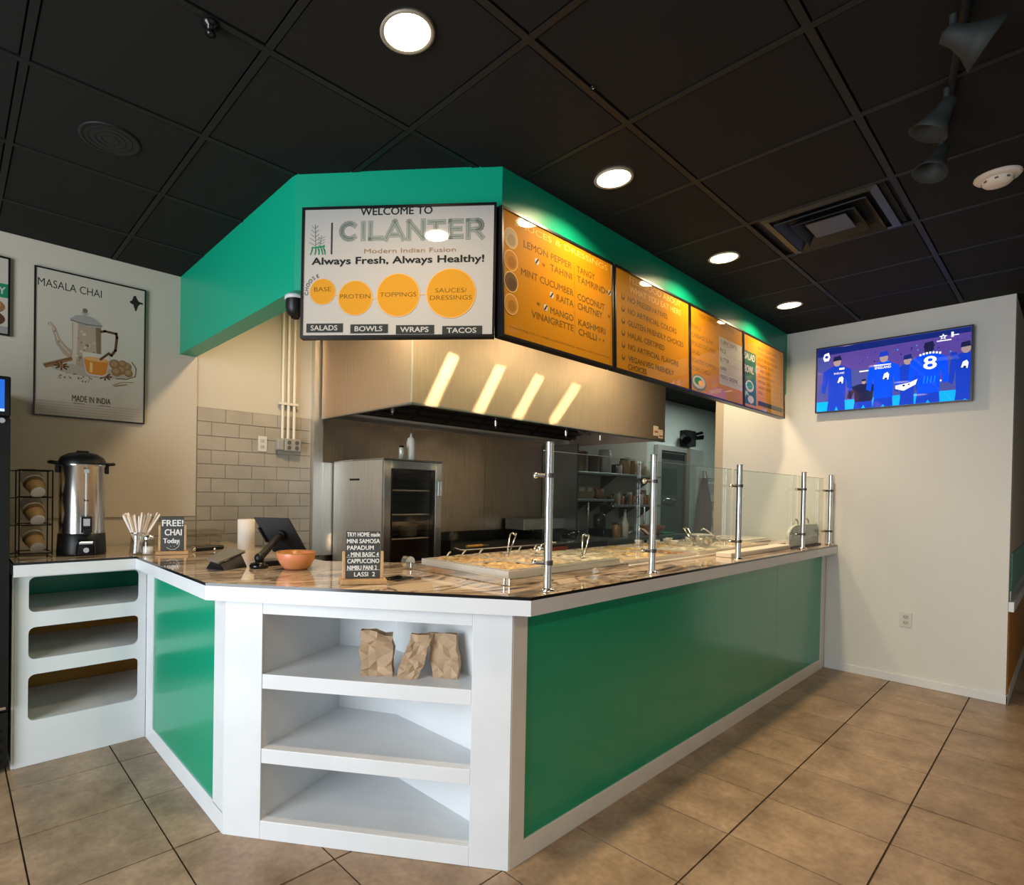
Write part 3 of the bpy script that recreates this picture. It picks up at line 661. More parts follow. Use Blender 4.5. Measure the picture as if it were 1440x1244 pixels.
# --- framed posters on the back wall
PP = mat('poster_paper', (0.50, 0.455, 0.375), 0.12); PI_ = mat('poster_ink', (0.025, 0.022, 0.02), 0.2)
def pm(n, c): return mat('poster_'+n, c, 0.15)
YP = YB-0.030
t, p = board('tea_poster', 'framed poster of a teapot and a glass of tea, hung above the steel urn', 'poster', (0.386, YP, 2.738), (1,0,0), (0,0,-1), (0,-1,0), 0.609, 0.888, PP, th=0.016, bz=0.008)
p.text('MASALA CHAI', 0.018, 0.065, 0.352, 0.112, PI_, 0.0); p.text('अ' if False else 'TEA TIME', 0.02, 0.124, 0.13, 0.133, pm('fade', (0.45,0.40,0.34)))
p.poly([(0.535,0.055),(0.548,0.050),(0.556,0.068),(0.568,0.085),(0.590,0.088),(0.594,0.098),(0.574,0.100),(0.563,0.115),(0.556,0.140),(0.548,0.155),(0.540,0.132),(0.534,0.112),(0.516,0.104),(0.512,0.094),(0.526,0.085)], PI_)
PT, PT2, PT3, PS = pm('pot', (0.36,0.28,0.20)), pm('pot_dark', (0.17,0.12,0.08)), pm('pot_light', (0.50,0.43,0.34)), pm('pot_silver', (0.30,0.29,0.27))
WD, TEA, SP = pm('wood', (0.10,0.045,0.02)), pm('tea', (0.55,0.20,0.03)), pm('spice', (0.24,0.13,0.06))
p.disc(0.30, 0.585, 0.22, pm('shadow', (0.38,0.33,0.26)), 0.035)
p.poly([(0.192,0.30),(0.350,0.30),(0.352,0.46),(0.372,0.545),(0.350,0.57),(0.200,0.56),(0.178,0.535),(0.196,0.45)], PT)
p.poly([(0.200,0.30),(0.225,0.30),(0.220,0.50),(0.215,0.56),(0.190,0.55),(0.200,0.45)], PT3); p.poly([(0.32,0.30),(0.35,0.30),(0.352,0.46),(0.37,0.545),(0.34,0.56),(0.325,0.45)], PT2)
for i in range(26): p.disc(random.uniform(.22,.33), random.uniform(.33,.53), random.uniform(.004,.012), random.choice([PT2,PT,PT3]), n=8)
p.poly([(0.188,0.55-.26),(0.184,0.275),(0.215,0.250),(0.262,0.238),(0.315,0.250),(0.354,0.280),(0.352,0.302),(0.27,0.312)], PS); p.line([(0.186,0.285),(0.27,0.297),(0.354,0.290)], 0.006, PT2)
p.disc(0.262, 0.228, 0.018, PS, 0.010); p.disc(0.262, 0.212, 0.014, PT2)
p.poly([(0.068,0.325),(0.085,0.318),(0.112,0.352),(0.130,0.41),(0.165,0.452),(0.196,0.47),(0.194,0.53),(0.150,0.50),(0.112,0.445),(0.098,0.385),(0.085,0.345),(0.068,0.335)], PT); p.line([(0.078,0.327),(0.105,0.37),(0.125,0.43),(0.180,0.49)], 0.006, PT3)
p.line([(0.352,0.325),(0.372,0.318),(0.436,0.322),(0.440,0.345),(0.432,0.43),(0.410,0.465),(0.395,0.458)], 0.015, WD)
p.poly([(0.045,0.575),(0.19,0.51),(0.20,0.53),(0.06,0.60)], SP); p.line([(0.05,0.585),(0.19,0.52)], 0.004, WD)
for a, b in ((0.14,0.575),(0.375,0.605)):
    for k in range(8): p.line([(a,b),(a+.035*math.cos(k*PI/4),b+.022*math.sin(k*PI/4))], 0.009, WD)
    p.disc(a,b,0.010,SP)
for a, b, r in ((.43,.52,.032),(.47,.55,.030),(.50,.525,.028),(.44,.565,.03),(.51,.565,.026),(.475,.51,.024)): p.disc(a,b,r,SP); p.disc(a-.004,b-.004,r*.6,pm('nut',(0.33,0.20,0.10)))
p.line([(0.53,0.49),(0.555,0.53),(0.55,0.58),(0.50,0.605),(0.44,0.61)], 0.005, WD)
p.poly([(0.248,0.468),(0.400,0.468),(0.386,0.595),(0.36,0.612),(0.29,0.612),(0.268,0.595)], pm('glass',(0.52,0.48,0.42))); p.poly([(0.256,0.505),(0.394,0.505),(0.382,0.588),(0.36,0.602),(0.29,0.602),(0.272,0.588)], TEA); p.disc(0.325,0.505,0.069,pm('tea_top',(0.62,0.33,0.12)),0.014)
p.rect(0.29,0.53,0.305,0.59,pm('tea_shine',(0.75,0.42,0.16))); p.line([(0.35,0.50),(0.395,0.455)], 0.014, WD)
for i in range(30): p.disc(random.uniform(.12,.34), random.uniform(.61,.655), random.uniform(.002,.005), SP, n=6)
p.line([(0.42,0.655),(0.47,0.63),(0.54,0.62)], .004, SP); p.line([(0.43,0.66),(0.50,0.64)], .006, SP)
p.text('MADE IN INDIA', 0.197, 0.745, 0.408, 0.782, PI_, -0.01); p.rect(0.205,0.793,0.265,0.796,PI_); p.rect(0.345,0.793,0.408,0.796,PI_)
for i in range(5): p.rect(0.018, 0.795+i*0.0165, 0.59, 0.7975+i*0.0165, pm('rule',(0.42,0.33,0.24)))
p.build('printed_face', t)
t, p = board('food_poster', 'framed food poster with a green band, partly seen above the tall cooler', 'poster', (-0.50, YP, 2.745), (1,0,0), (0,0,-1), (0,-1,0), 0.772, 0.452, PP, th=0.016, bz=0.010)
p.rect(0.01, 0.155, 0.762, 0.235, pm('band',(0.02,0.20,0.10))); p.disc(0.65, 0.29, 0.10, SP, 0.05); p.disc(0.66,0.28,0.07,TEA,0.035); p.disc(0.65,0.36,0.10,WD,0.05); p.text('FRESH DAILY', 0.45,0.175,0.75,0.215,PP,0.01); p.rect(0.01,0.40,0.762,0.44,PS); p.disc(0.3,0.32,0.09,TEA,0.06)
p.build('printed_face', t)

# ================================================================== CEILING FIXTURES
HALO_TRIM = mat('trim_painted_halo', (0.30, 0.26, 0.20), 0.4)  # trim ring coloured tan to paint a warm halo round each lens
LENS = mat('lamp_lens', (1.0, 0.9, 0.72), 0.5, emit=9.0, ecol=(1.0, 0.80, 0.52))
def downlight(x, y, label):
    t = thing('ceiling_light', label, 'ceiling light', (x, y, ZC-0.006), group='round recessed ceiling lights')
    MB().lathe((0,0,0), [(0.083,0.004),(0.088,-0.003),(0.080,-0.006),(0.074,-0.002)], HALO_TRIM, 32).build('trim_ring', t)
    MB().lathe((0,0,0), [(0.0,-0.004),(0.04,-0.004),(0.075,-0.002)], LENS, 32).build('lens', t)
    l = light('downlight_lamp', 'AREA', (x, y, ZC-0.014), 13, (1.0, 0.74, 0.44), aim=(x, y, 0), size=0.13, shape='DISK')
    l.data.spread = math.radians(150)
for (x, y), lb_ in zip(((1.102, 1.416), (2.321, 1.417), (3.582, 1.427), (4.815, 1.438)),
        ('lit ceiling light highest above the white welcome sign', 'lit ceiling light second from the welcome sign, before the sauces board', 'lit ceiling light third from the welcome sign, between sauces board and air vent', 'lit ceiling light closest to the TV wall')):
    downlight(x, y, lb_)
for x, y, w_ in ((1.10, -1.02, 'in line with the lamp over the white sign'), (3.58, -1.02, 'in line with the air vent'), (-0.12, -1.02, 'closest to the shop window')):
    downlight(x, y, 'recessed light of the dining side row, ' + w_)
# air vent
VM = mat('vent_black', (0.010, 0.0095, 0.009), 0.4)
t = thing('ceiling_vent', 'black square air vent with nested cone rings in the dark ceiling', 'vent', (3.547, 0.875, ZC))
def ring(a, b, z0, z1, name):
    m = MB(); v = []
    for r, z in ((a, z0), (b, z1)): v += [(-r,-r*0.84,z),(r,-r*0.84,z),(r,r*0.84,z),(-r,r*0.84,z)]
    v += [(x, y, z+0.006) for x, y, z in v]
    m.add(v, [(0,1,5,4),(1,2,6,5),(2,3,7,6),(3,0,4,7),(8,12,13,9),(9,13,14,10),(10,14,15,11),(11,15,12,8),(0,8,9,1),(1,9,10,2),(2,10,11,3),(3,11,8,0),(4,5,13,12),(5,6,14,13),(6,7,15,14),(7,4,12,15)], VM); m.build(name, t)
ring(0.292, 0.255, -0.004, -0.010, 'outer_frame'); ring(0.235, 0.185, -0.026, 0.012, 'cone_ring'); ring(0.165, 0.125, -0.030, 0.008, 'cone_ring')
MB().box(-0.105, 0.105, -0.088, 0.088, -0.018, -0.012, VM).build('center_plate', t); MB().box(-0.29, 0.29, -0.27, 0.27, 0.010, 0.016, mat('vent_void', (0.003,0.003,0.003), 0.9)).build('backing', t)
# speaker grille
t = thing('ceiling_speaker', 'round black ceiling speaker grille over the posters', 'speaker', (0.513, 2.685, ZC))
MB().lathe((0,0,0), [(0.112,0.003),(0.116,-0.005),(0.104,-0.008),(0.100,-0.003)], BARM, 36).build('rim', t)
m = MB(); m.lathe((0,0,0), [(0,-0.004),(0.102,-0.004)], mat('speaker_mesh', (0.008,0.008,0.008), 0.8), 36); m.build('grille', t)
for r in (0.03, 0.055, 0.08): MB().lathe((0,0,0), [(r,-0.004),(r+0.002,-0.0065),(r+0.004,-0.004)], BARM, 36).build('grille_ring', t)
# smoke detector
SMK = mat('detector_plastic', (0.72, 0.64, 0.55), 0.4)
t = thing('smoke_detector', 'white round smoke detector on the dark ceiling above the TV', 'smoke detector', (3.566, 0.254, ZC))
MB().lathe((0,0,0), [(0.078,0.0),(0.080,-0.008),(0.072,-0.018),(0.052,-0.020)], SMK, 36).build('mounting_ring', t)
MB().lathe((0,0,0), [(0.052,-0.018),(0.050,-0.036),(0.040,-0.046),(0.020,-0.050),(0.0,-0.050)], SMK, 36).build('sensor_cap', t)
for k in range(8): a = k*PI/4; MB().box(0.047, 0.053, -0.006, 0.006, -0.034, -0.026, mat('slot_dark', (0.12,0.10,0.08), 0.6)).build('slot', t).rotation_euler = (0, 0, a)
# sprinkler + small sensor
t = thing('sprinkler_head', 'small black sprinkler head beside a ceiling joint', 'sprinkler', (0.621, 1.808, ZC-0.004))
MB().lathe((0,0,0), [(0.0,0.0),(0.026,-0.001),(0.028,-0.004),(0.012,-0.010),(0.010,-0.03)], BLACKG, 20).build('cup', t); MB().lathe((0,0,0), [(0.0,-0.030),(0.018,-0.032),(0.0,-0.036)], BLACKG, 16).build('deflector', t)
t = thing('ceiling_sensor', 'tiny black ceiling sensor with one white dot in a black tile', 'sensor', (1.752, 1.16, ZC-0.002))
MB().lathe((0,0,0), [(0.010,0.0),(0.010,-0.004),(0.0,-0.005)], BLACKG, 16).build('body', t); MB().lathe((0,0,0), [(0.0025,-0.004),(0.0,-0.007)], mat('dot_white', (0.8,0.8,0.8), 0.4), 10).build('dot', t)
# track lights
TRK = mat('track_grey', (0.014, 0.017, 0.016), 0.7)
t = thing('track_light', 'unlit dark track light with three bell heads near the smoke detector', 'track light', (2.6, 0.31, ZC))
m = MB(); m.tube([(-0.55,-0.11,-0.008),(0.62,0.10,-0.008)], 0.012, BARM, 6); m.build('track', t)
for x, y, ax, s in ((-0.33,-0.045,(0.35,-0.75,-0.5),1.15), (0.06,0.012,(-0.1,0.45,-0.8),1.0), (0.40,0.065,(-0.35,0.3,-0.9),0.95)):
    m = MB(); m.cyl((x,y,-0.015),(x,y,-0.075),0.009,TRK,seg=10); h = m.build('lamp_stem', t)
    a = Vector(ax).normalized(); c = Vector((x,y,-0.075))-a*0.02
    MB().lathe(c, [(0.0,-0.01),(0.022*s,0.0),(0.026*s,0.035),(0.040*s,0.075),(0.062*s,0.115),(0.060*s,0.116),(0.036*s,0.075),(0.0,0.05)], TRK, 20, axis=a).build('lamp_head', t)
# bullet camera under the soffit
t = thing('security_camera', 'black dome security camera with white band hanging at the soffit corner', 'camera', (1.262, 2.462, 2.357))
MB().lathe((0,0,0), [(0.0,-0.001),(0.050,-0.001),(0.052,-0.014),(0.045,-0.020)], mat('camera_white', (0.55,0.57,0.58), 0.4), 24).build('mount_band', t)
MB().lathe((0,0,0), [(0.046,-0.018),(0.046,-0.060),(0.036,-0.088),(0.018,-0.100),(0,-0.102)], BLACK, 24).build('housing', t)
MB().lathe((0,0,0), [(0.027,-0.083),(0.018,-0.108),(0,-0.112)], BLACKG, 20).build('lens_dome', t)

# ================================================================== KITCHEN
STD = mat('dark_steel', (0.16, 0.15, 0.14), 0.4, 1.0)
HX0, HX1, HY0, HZ = 2.306, 5.775, 2.86, 2.02
hd = thing('extractor_hood', 'large brushed steel extractor hood hanging over the cooking line', 'extractor hood')
MB().box(HX0, HX1, HY0, HY0+0.012, HZ, 2.80, HOODM).build('front_panel', hd)
MB().box(HX0, HX0+0.012, HY0+0.0125, YB-0.075, HZ, 2.80, HOODM).build('side_panel', hd)
MB().box(HX1-0.012, HX1, HY0+0.0125, YB-0.032, HZ, 2.80, HOODM).build('side_panel', hd)
MB().box(HX0+0.0, HX1, HY0-0.004, HY0+0.03, HZ-0.012, HZ-0.0005, STEELD).box(HX0-0.004, HX0+0.03, HY0+0.031, YB-0.075, HZ-0.012, HZ-0.0005, STEELD).build('lower_lip', hd)
MB().box(HX0-0.003, HX0+0.006, HY0-0.006, HY0-0.0005, HZ, 2.80, STEEL).build('corner_strip', hd)
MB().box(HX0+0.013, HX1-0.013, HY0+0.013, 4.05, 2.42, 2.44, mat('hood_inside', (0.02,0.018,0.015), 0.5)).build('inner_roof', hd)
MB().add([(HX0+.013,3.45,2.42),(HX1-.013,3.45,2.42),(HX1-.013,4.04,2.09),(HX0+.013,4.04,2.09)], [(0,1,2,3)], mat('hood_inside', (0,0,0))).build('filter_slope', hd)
for i in range(8):
    x = HX0+0.06+i*0.43; m = MB()
    for k in range(7): y = 3.48+k*0.075; z = 2.40-(y-3.45)*0.56; m.add([(x,y,z-.012),(x+.38,y,z-.012),(x+.38,y+.045,z-.036),(x,y+.045,z-.036)], [(0,1,2,3)], STD)
    m.build('baffle_filter', hd)
for x in (2.637, 3.828, 4.915, 5.56):
    m = MB(); m.cyl((x,3.5,2.42),(x,3.5,2.10),0.010,CHROME,seg=10).cyl((x,3.5,2.10),(x,3.5,2.05),0.017,CHROME,r1=0.012,seg=12).cyl((x,3.5,2.05),(x,3.5,2.03),0.008,CHROME,seg=10); m.build('spray_nozzle', hd)
m = MB(); m.tube([(4.70,3.3,2.40),(4.74,3.3,2.14),(4.86,3.3,2.07),(5.05,3.3,2.06)], 0.012, STEELD); m.build('conduit_pipe', hd)
LB = mat('label_cream', (0.72, 0.62, 0.50), 0.5); LBR = mat('label_red', (0.45, 0.12, 0.06), 0.5)
m = MB(); m.box(5.53, 5.63, HY0-0.003, HY0-0.0005, 2.06, 2.16, LB).box(5.545, 5.615, HY0-0.0042, HY0-0.003, 2.09, 2.11, LBR); m.build('sticker', hd, label='cream inspection sticker')
m = MB(); m.box(5.64, 5.73, HY0-0.003, HY0-0.0005, 2.04, 2.13, LB).box(5.65, 5.72, HY0-0.0042, HY0-0.003, 2.055, 2.07, LBR); m.build('sticker', hd, label='cream inspection sticker')

# conduits and boxes on the tiled wall
PIPE = mat('conduit_paint', (0.70, 0.64, 0.54), 0.35)
t = thing('conduit_run', 'three pale conduit pipes dropping to a grey junction box on the tiled wall', 'conduit')
for x, z0 in ((1.985, 1.83), (2.033, 1.83), (2.083, 1.83)): MB().cyl((x,YB-0.030,z0),(x,YB-0.030,2.884),0.0115,PIPE,seg=12).build('pipe', t)
MB().box(1.955, 2.11, YB-0.046, YB-0.012, 2.095, 2.112, PIPE).build('pipe_clamp', t)
JB = mat('junction_grey', (0.42, 0.40, 0.36), 0.4, 0.3)
MB().box(1.935, 1.985, YB-0.060, YB-0.012, 1.74, 1.825, JB).build('switch_box', t, bevel=0.004)
MB().box(1.990, 2.125, YB-0.070, YB-0.012, 1.735, 1.830, JB).build('junction_box', t, bevel=0.004)
m = MB()
for x in (2.025, 2.09):
    for z in (1.76, 1.80): m.cyl((x,YB-0.074,z),(x,YB-0.0701,z),0.016,mat('socket_dark',(0.10,0.09,0.08),0.5),seg=14)
m.build('socket_face', t)
def outlet(x, y, z, nx, label, name='power_outlet', s=1.0, base=0.0):
    """duplex outlet on a wall whose outward normal is -x (nx=True) or -y"""
    t = thing(name, label, 'power outlet', (x, y, z), rz=(-PI/2 if nx else 0))
    PL = mat('outlet_plate', (0.62, 0.60, 0.56), 0.35); RC = mat('outlet_face', (0.50, 0.48, 0.44), 0.35)
    b = base
    MB().box(-0.036*s, 0.036*s, -0.006-b, -b-0.0003, -0.058*s, 0.058*s, PL).build('cover_plate', t, bevel=0.002)
    for dz in (-0.022, 0.022):
        r = MB(); r.box(-0.017*s, 0.017*s, -0.0085-b, -0.0061-b, (dz-0.015)*s, (dz+0.015)*s, RC); r.build('receptacle', t, bevel=0.003)
        q = MB(); q.box(-0.009, -0.006, -0.0092-b, -0.0086-b, dz-0.004, dz+0.006, BLACK).box(0.006, 0.009, -0.0092-b, -0.0086-b, dz-0.004, dz+0.006, BLACK).box(-0.002,0.002,-0.0092-b,-0.0086-b,dz-0.011,dz-0.007,BLACK); q.build('slots', t)
outlet(1.829, YB, 1.779, False, 'steel-rimmed power outlet on the glazed tiles beside the conduits', base=0.011)
outlet(XW, 0.845, 0.501, True, 'white duplex power outlet low on the white wall below the TV')

# proofing cabinet
OX0, OX1, OY0, OY1, OZ = 2.42, 2.99, 3.30, 4.00, 1.676
t = thing('warming_cabinet', 'tall steel warming cabinet with glass door and wire shelves', 'cabinet')
ST2 = brushed('cabinet_frame_steel', (0.60, 0.60, 0.59), 0.25, (30, 30, 1.5), 0.02, 0.9)
MB().box(OX0, OX0+0.02, OY0+0.026, OY1, 0.18, OZ-0.012, STEEL).build('side_panel', t)
MB().box(OX1-0.02, OX1, OY0+0.026, OY1, 0.18, OZ-0.012, STEEL).build('side_panel', t)
MB().box(OX0+0.021, OX1-0.021, OY1-0.02, OY1, 0.18, OZ-0.03, mat('oven_inside', (0.05,0.04,0.035), 0.5, 0.3)).box(OX0+0.021, OX1-0.021, OY0+0.026, OY1-0.021, 0.18, 0.20, STEELD).build('back_panel', t)
MB().box(OX0-0.005, OX1+0.005, OY0, OY1, OZ-0.012, OZ, ST2).build('top_panel', t, bevel=0.004)
dr = MB(); dr.box(OX0, OX0+0.065, OY0, OY0+0.025, 0.18, OZ-0.013, ST2).box(OX1-0.065, OX1, OY0, OY0+0.025, 0.18, OZ-0.013, ST2).box(OX0+0.065, OX1-0.065, OY0, OY0+0.025, OZ-0.075, OZ-0.013, ST2).box(OX0+0.065, OX1-0.065, OY0, OY0+0.025, 0.18, 0.26, ST2)
dr = dr.build('door', t, bevel=0.003)
MB().box(OX0+0.066, OX1-0.066, OY0+0.010, OY0+0.015, 0.262, OZ-0.077, glass_mat('oven_glass', (0.85,0.82,0.78), 0.07)).build('glass_pane', dr)
MB().box(OX0+0.066, OX0+0.076, OY0-0.001, OY0+0.009, 0.262, OZ-0.077, BLACK).box(OX1-0.108, OX1-0.066, OY0+0.016, OY0+0.024, 0.262, OZ-0.077, BLACK).build('gasket', dr)
MB().box(OX1-0.035, OX1-0.02, OY0-0.03, OY0-0.0005, 1.40, 1.52, CHROME).build('handle', dr, bevel=0.004)
for i, z in enumerate((0.70, 0.885, 1.07, 1.255, 1.44)):
    m = MB(); m.tube([(OX0+0.025,OY0+0.05,z),(OX1-0.025,OY0+0.05,z)],0.0065,mat('shelf_wire',(0.62,0.60,0.55),0.35),6); m.tube([(OX0+0.025,OY1-0.05,z),(OX1-0.025,OY1-0.05,z)],0.005,CHROME,6)
    for k in range(12): x = OX0+0.05+k*0.043; m.tube([(x,OY0+0.05,z+.004),(x,OY1-0.05,z+.004)],0.002,CHROME,4)
    m.build('wire_shelf', t)
m = MB()
for k in range(22): z = 0.36+k*0.058; m.box(OX0+0.021, OX0+0.034, OY0+0.05, OY1-0.03, z, z+0.004, STEELD).box(OX1-0.034, OX1-0.021, OY0+0.05, OY1-0.03, z, z+0.004, STEELD)
m.build('shelf_rails', t)
MB().box(OX0-0.001, OX0-0.0002, 3.62, 3.76, 1.512, 1.528, BLACK).build('name_strip', t)
for x in (OX0+0.06, OX1-0.06):
    for y in (OY0+0.06, OY1-0.06):
        m = MB(); m.cyl((x-0.015,y,0.06),(x+0.015,y,0.06),0.058,BLACK,seg=18).box(x-0.03,x+0.03,y-0.03,y+0.03,0.12,0.178,STEELD); m.build('caster', t)
t2 = thing('plastic_tub', 'small clear tub inside the warming cabinet', 'tub', (2.80, 3.48, 1.078)); m = MB(); m.lathe((0,0,0), [(0.0,0.0),(0.065,0.0),(0.078,0.085),(0.082,0.088),(0.074,0.085),(0.062,0.006),(0,0.006)], mat('tub_white',(0.42,0.38,0.33),0.3), 20); m.build('bowl', t2)
WP = mat('bottle_white', (0.72, 0.68, 0.60), 0.3)
t = thing('squeeze_bottle', 'white squeeze bottle with pointed tip on top of the warming cabinet', 'bottle', (2.765, 3.42, OZ+0.0005))
MB().lathe((0,0,0), [(0,0),(0.034,0),(0.036,0.01),(0.036,0.145),(0.030,0.160)], WP, 24).build('body', t); MB().lathe((0,0,0), [(0.031,0.158),(0.031,0.172),(0.012,0.185),(0.006,0.215),(0.004,0.215),(0,0.215)], WP, 20).build('nozzle_cap', t)
t = thing('salt_shaker', 'slim white shaker with dark cap beside the squeeze bottle', 'shaker', (2.655, 3.40, OZ+0.0005))
MB().lathe((0,0,0), [(0,0),(0.020,0),(0.021,0.09),(0.018,0.095)], mat('shaker_steel',(0.7,0.68,0.62),0.3,0.3), 20).build('body', t); MB().lathe((0,0,0), [(0.0185,0.094),(0.0185,0.108),(0,0.110)], BLACK, 18).build('cap', t)

# griddle range
GXa, GXb, GYf = 3.20, 4.80, 3.37
t = thing('griddle_range', 'black flat-top griddle with dark red front and steel rail', 'griddle')
RED = mat('range_red', (0.36, 0.045, 0.018), 0.35); BLK2 = mat('griddle_iron', (0.012,0.011,0.010), 0.45)
MB().box(GXa, GXb, GYf+0.02, 4.02, 0.12, 0.90, STEELD).build('body', t); MB().box(GXa+0.06, GXb, GYf, GYf+0.019, 0.55, 0.905, RED).build('front_panel', t)
MB().box(GXa, GXb, GYf+0.02, 4.04, 0.902, 0.955, BLK2).build('griddle_plate', t)
MB().box(GXa-0.02, GXb, 4.041, 4.055, 0.80, 1.045, BLK2).box(GXa-0.02, GXa-0.001, GYf+0.02, 4.04, 0.5, 1.03, BLK2).box(GXb-0.01, GXb+0.003, GYf+0.10, 4.04, 0.956, 1.03, BLK2).build('splash_guard', t)
MB().tube([(GXa-0.05,GYf-0.06,0.975),(GXa+0.02,GYf-0.06,0.955),(GXa+0.12,GYf-0.06,0.952),(GXb,GYf-0.06,0.952)], 0.011, CHROME, 10).build('front_rail', t)
for k in range(6):
    x = GXa+0.18+k*0.26; m = MB(); m.cyl((x,GYf-0.03,0.84),(x,GYf-0.0005,0.84),0.024,BLACK,seg=16); m.build('control_knob', t)
for x in (GXa+0.05, GXb-0.05):
    for y in (GYf+0.08, 3.95): MB().cyl((x,y,0.0),(x,y,0.119),0.025,STEELD,seg=12).build('leg', t)
t = thing('wooden_scraper', 'yellow wooden handled scraper resting on the griddle rail', 'scraper', (3.50, GYf+0.05, 0.968))
MB().cyl((-0.10,0,0),(0.10,0.01,0.0),0.013,mat('yellow_wood',(0.62,0.30,0.05),0.5),seg=12).build('handle', t); MB().box(0.10,0.16,-0.02,0.03,-0.003,0.003,CHROME).build('blade', t)
# steel cupboard beside griddle, under dark pillar
t = thing('prep_counter', 'steel prep counter with raised side shelf next to the griddle', 'prep counter')
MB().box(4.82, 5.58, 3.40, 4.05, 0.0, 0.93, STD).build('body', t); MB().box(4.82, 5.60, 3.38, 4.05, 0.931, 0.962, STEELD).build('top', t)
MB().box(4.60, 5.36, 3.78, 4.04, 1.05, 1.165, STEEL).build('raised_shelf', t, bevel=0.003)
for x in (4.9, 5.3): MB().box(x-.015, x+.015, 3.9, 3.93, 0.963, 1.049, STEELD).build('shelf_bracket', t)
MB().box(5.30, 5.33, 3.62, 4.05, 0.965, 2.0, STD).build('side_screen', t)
t = thing('small_pot', 'black pot standing on the steel prep counter', 'pot', (5.10, 3.55, 0.9625)); MB().lathe((0,0,0),[(0,0),(0.09,0),(0.10,0.08),(0.095,0.08),(0.085,0.006),(0,0.006)],BLACKG,22).build('bowl', t); MB().tube([(0.09,0,0.06),(0.25,-0.03,0.08)],0.010,BLACK,8).build('handle', t)

# wall shelves and work table
def wshelf(x0, x1, z, y0, label):
    t = thing('wall_shelf', label, 'shelf')
    MB().box(x0, x1, y0, YB-0.002, z-0.028, z, STEELD).build('shelf_board', t, bevel=0.003)
    for x in (x0+0.15, (x0+x1)/2, x1-0.15): MB().add([(x,YB-.004,z-.03),(x,y0+.05,z-.03),(x,YB-.004,z-.20),(x+.02,YB-.004,z-.03),(x+.02,y0+.05,z-.03),(x+.02,YB-.004,z-.20)],[(0,1,2),(5,4,3),(0,3,4,1),(1,4,5,2),(2,5,3,0)],STD).build('bracket', t)
    return t
wshelf(5.42, 7.62, 1.712, 3.80, 'long steel wall shelf carrying steel pots and tubs')
wshelf(5.42, 6.35, 1.385, 3.78, 'short steel shelf under the pots, carrying a crate')
wshelf(6.36, 7.62, 1.315, 3.80, 'dark lower shelf crowded with small bottles and jars')
t = thing('work_table', 'steel work table below the wall shelves', 'table')
MB().box(5.62, 7.62, 3.42, 4.05, 0.895, 0.93, STEELD).build('tabletop', t); MB().box(5.66, 7.58, 3.48, 4.0, 0.25, 0.27, STD).build('under_shelf', t)
for x in (5.66, 7.56):
    for y in (3.46, 3.99): MB().cyl((x,y,0),(x,y,0.894),0.02,STEELD,seg=12).build('leg', t)
for x in (5.90, 7.26): MB().cyl((x,3.86,0.9305),(x,3.86,1.283 if x > 6.4 else 1.3568),0.014,CHROME,seg=12).build('shelf_post', wb)
def pot(x, y, z, r, h, m, label, name='stock_pot', cat='pot', group=None):
    t = thing(name, label, cat, (x, y, z+0.0005), group=group)
    MB().lathe((0,0,0), [(0,0),(r*.96,0),(r,0.01),(r,h),(r*1.04,h+.004),(r*.95,h),(r*.93,0.012),(0,0.012)], m, 24).build('body', t)
    for s in (-1, 1): MB().tube([(s*r,-0.03,h*.75),(s*(r+.035),-0.03,h*.78),(s*(r+.035),0.03,h*.78),(s*r,0.03,h*.75)],0.006,m,6).build('handle', t)
    return t
DSTEEL = mat('pot_steel', (0.36,0.32,0.27), 0.35, 1.0)
pot(5.80, 3.95, 1.712, 0.12, 0.24, DSTEEL, 'tall steel stock pot at the near end of the top kitchen shelf')
pot(6.08, 3.96, 1.712, 0.11, 0.20, mat('pot_brown',(0.15,0.10,0.07),0.4), 'dark brown pot between the steel pot and the pale tub')
def jar(x, y, z, r, h, m, lid, label, group, name='storage_jar', cat='jar'):
    t = thing(name, label, cat, (x, y, z+0.0005), group=group)
    MB().lathe((0,0,0), [(0,0),(r,0),(r,h*.82),(r*.85,h*.88)], m, 16).build('body', t); MB().lathe((0,0,0), [(r*.88,h*.87),(r*.88,h),(0,h)], lid, 16).build('lid', t)
PALE = mat('tub_pale', (0.52,0.50,0.45), 0.4); TANM = mat('kraft_tan', (0.30,0.19,0.10), 0.6); GLJ = mat('jar_amber', (0.28,0.15,0.06), 0.25); DKJ = mat('jar_dark', (0.03,0.025,0.02), 0.3); RDJ = mat('jar_rust', (0.30,0.09,0.04), 0.4)
jar(6.36, 3.93, 1.712, 0.085, 0.30, PALE, PALE, 'tall pale plastic tub on the top kitchen shelf', None, 'plastic_tub', 'tub')
top_items = [(6.55,.05,.12,DKJ,DKJ,'small dark jar beside the pale tub on top shelf'),(6.67,.05,.13,PALE,DKJ,'pale jar with dark lid beside the small dark jar'),(6.83,.07,.22,TANM,DKJ,'tan canister with black lid on the top shelf'),(7.00,.075,.19,GLJ,TANM,'amber canister with tan lid on the top shelf'),(7.18,.075,.17,TANM,GLJ,'tan canister with amber lid on the top shelf'),(7.36,.07,.13,PALE,PALE,'short pale canister near the top shelf end'),(7.51,.06,.11,RDJ,PALE,'rust canister at the far end of the top shelf')]
for x, r, h, m, l, lb_ in top_items: jar(x, 3.92, 1.712, r, h, m, l, lb_, 'canisters on the top kitchen shelf', 'canister', 'canister')
t = thing('crate', 'brown crate with white labels on the short middle shelf', 'crate', (5.78, 3.92, 1.3855))
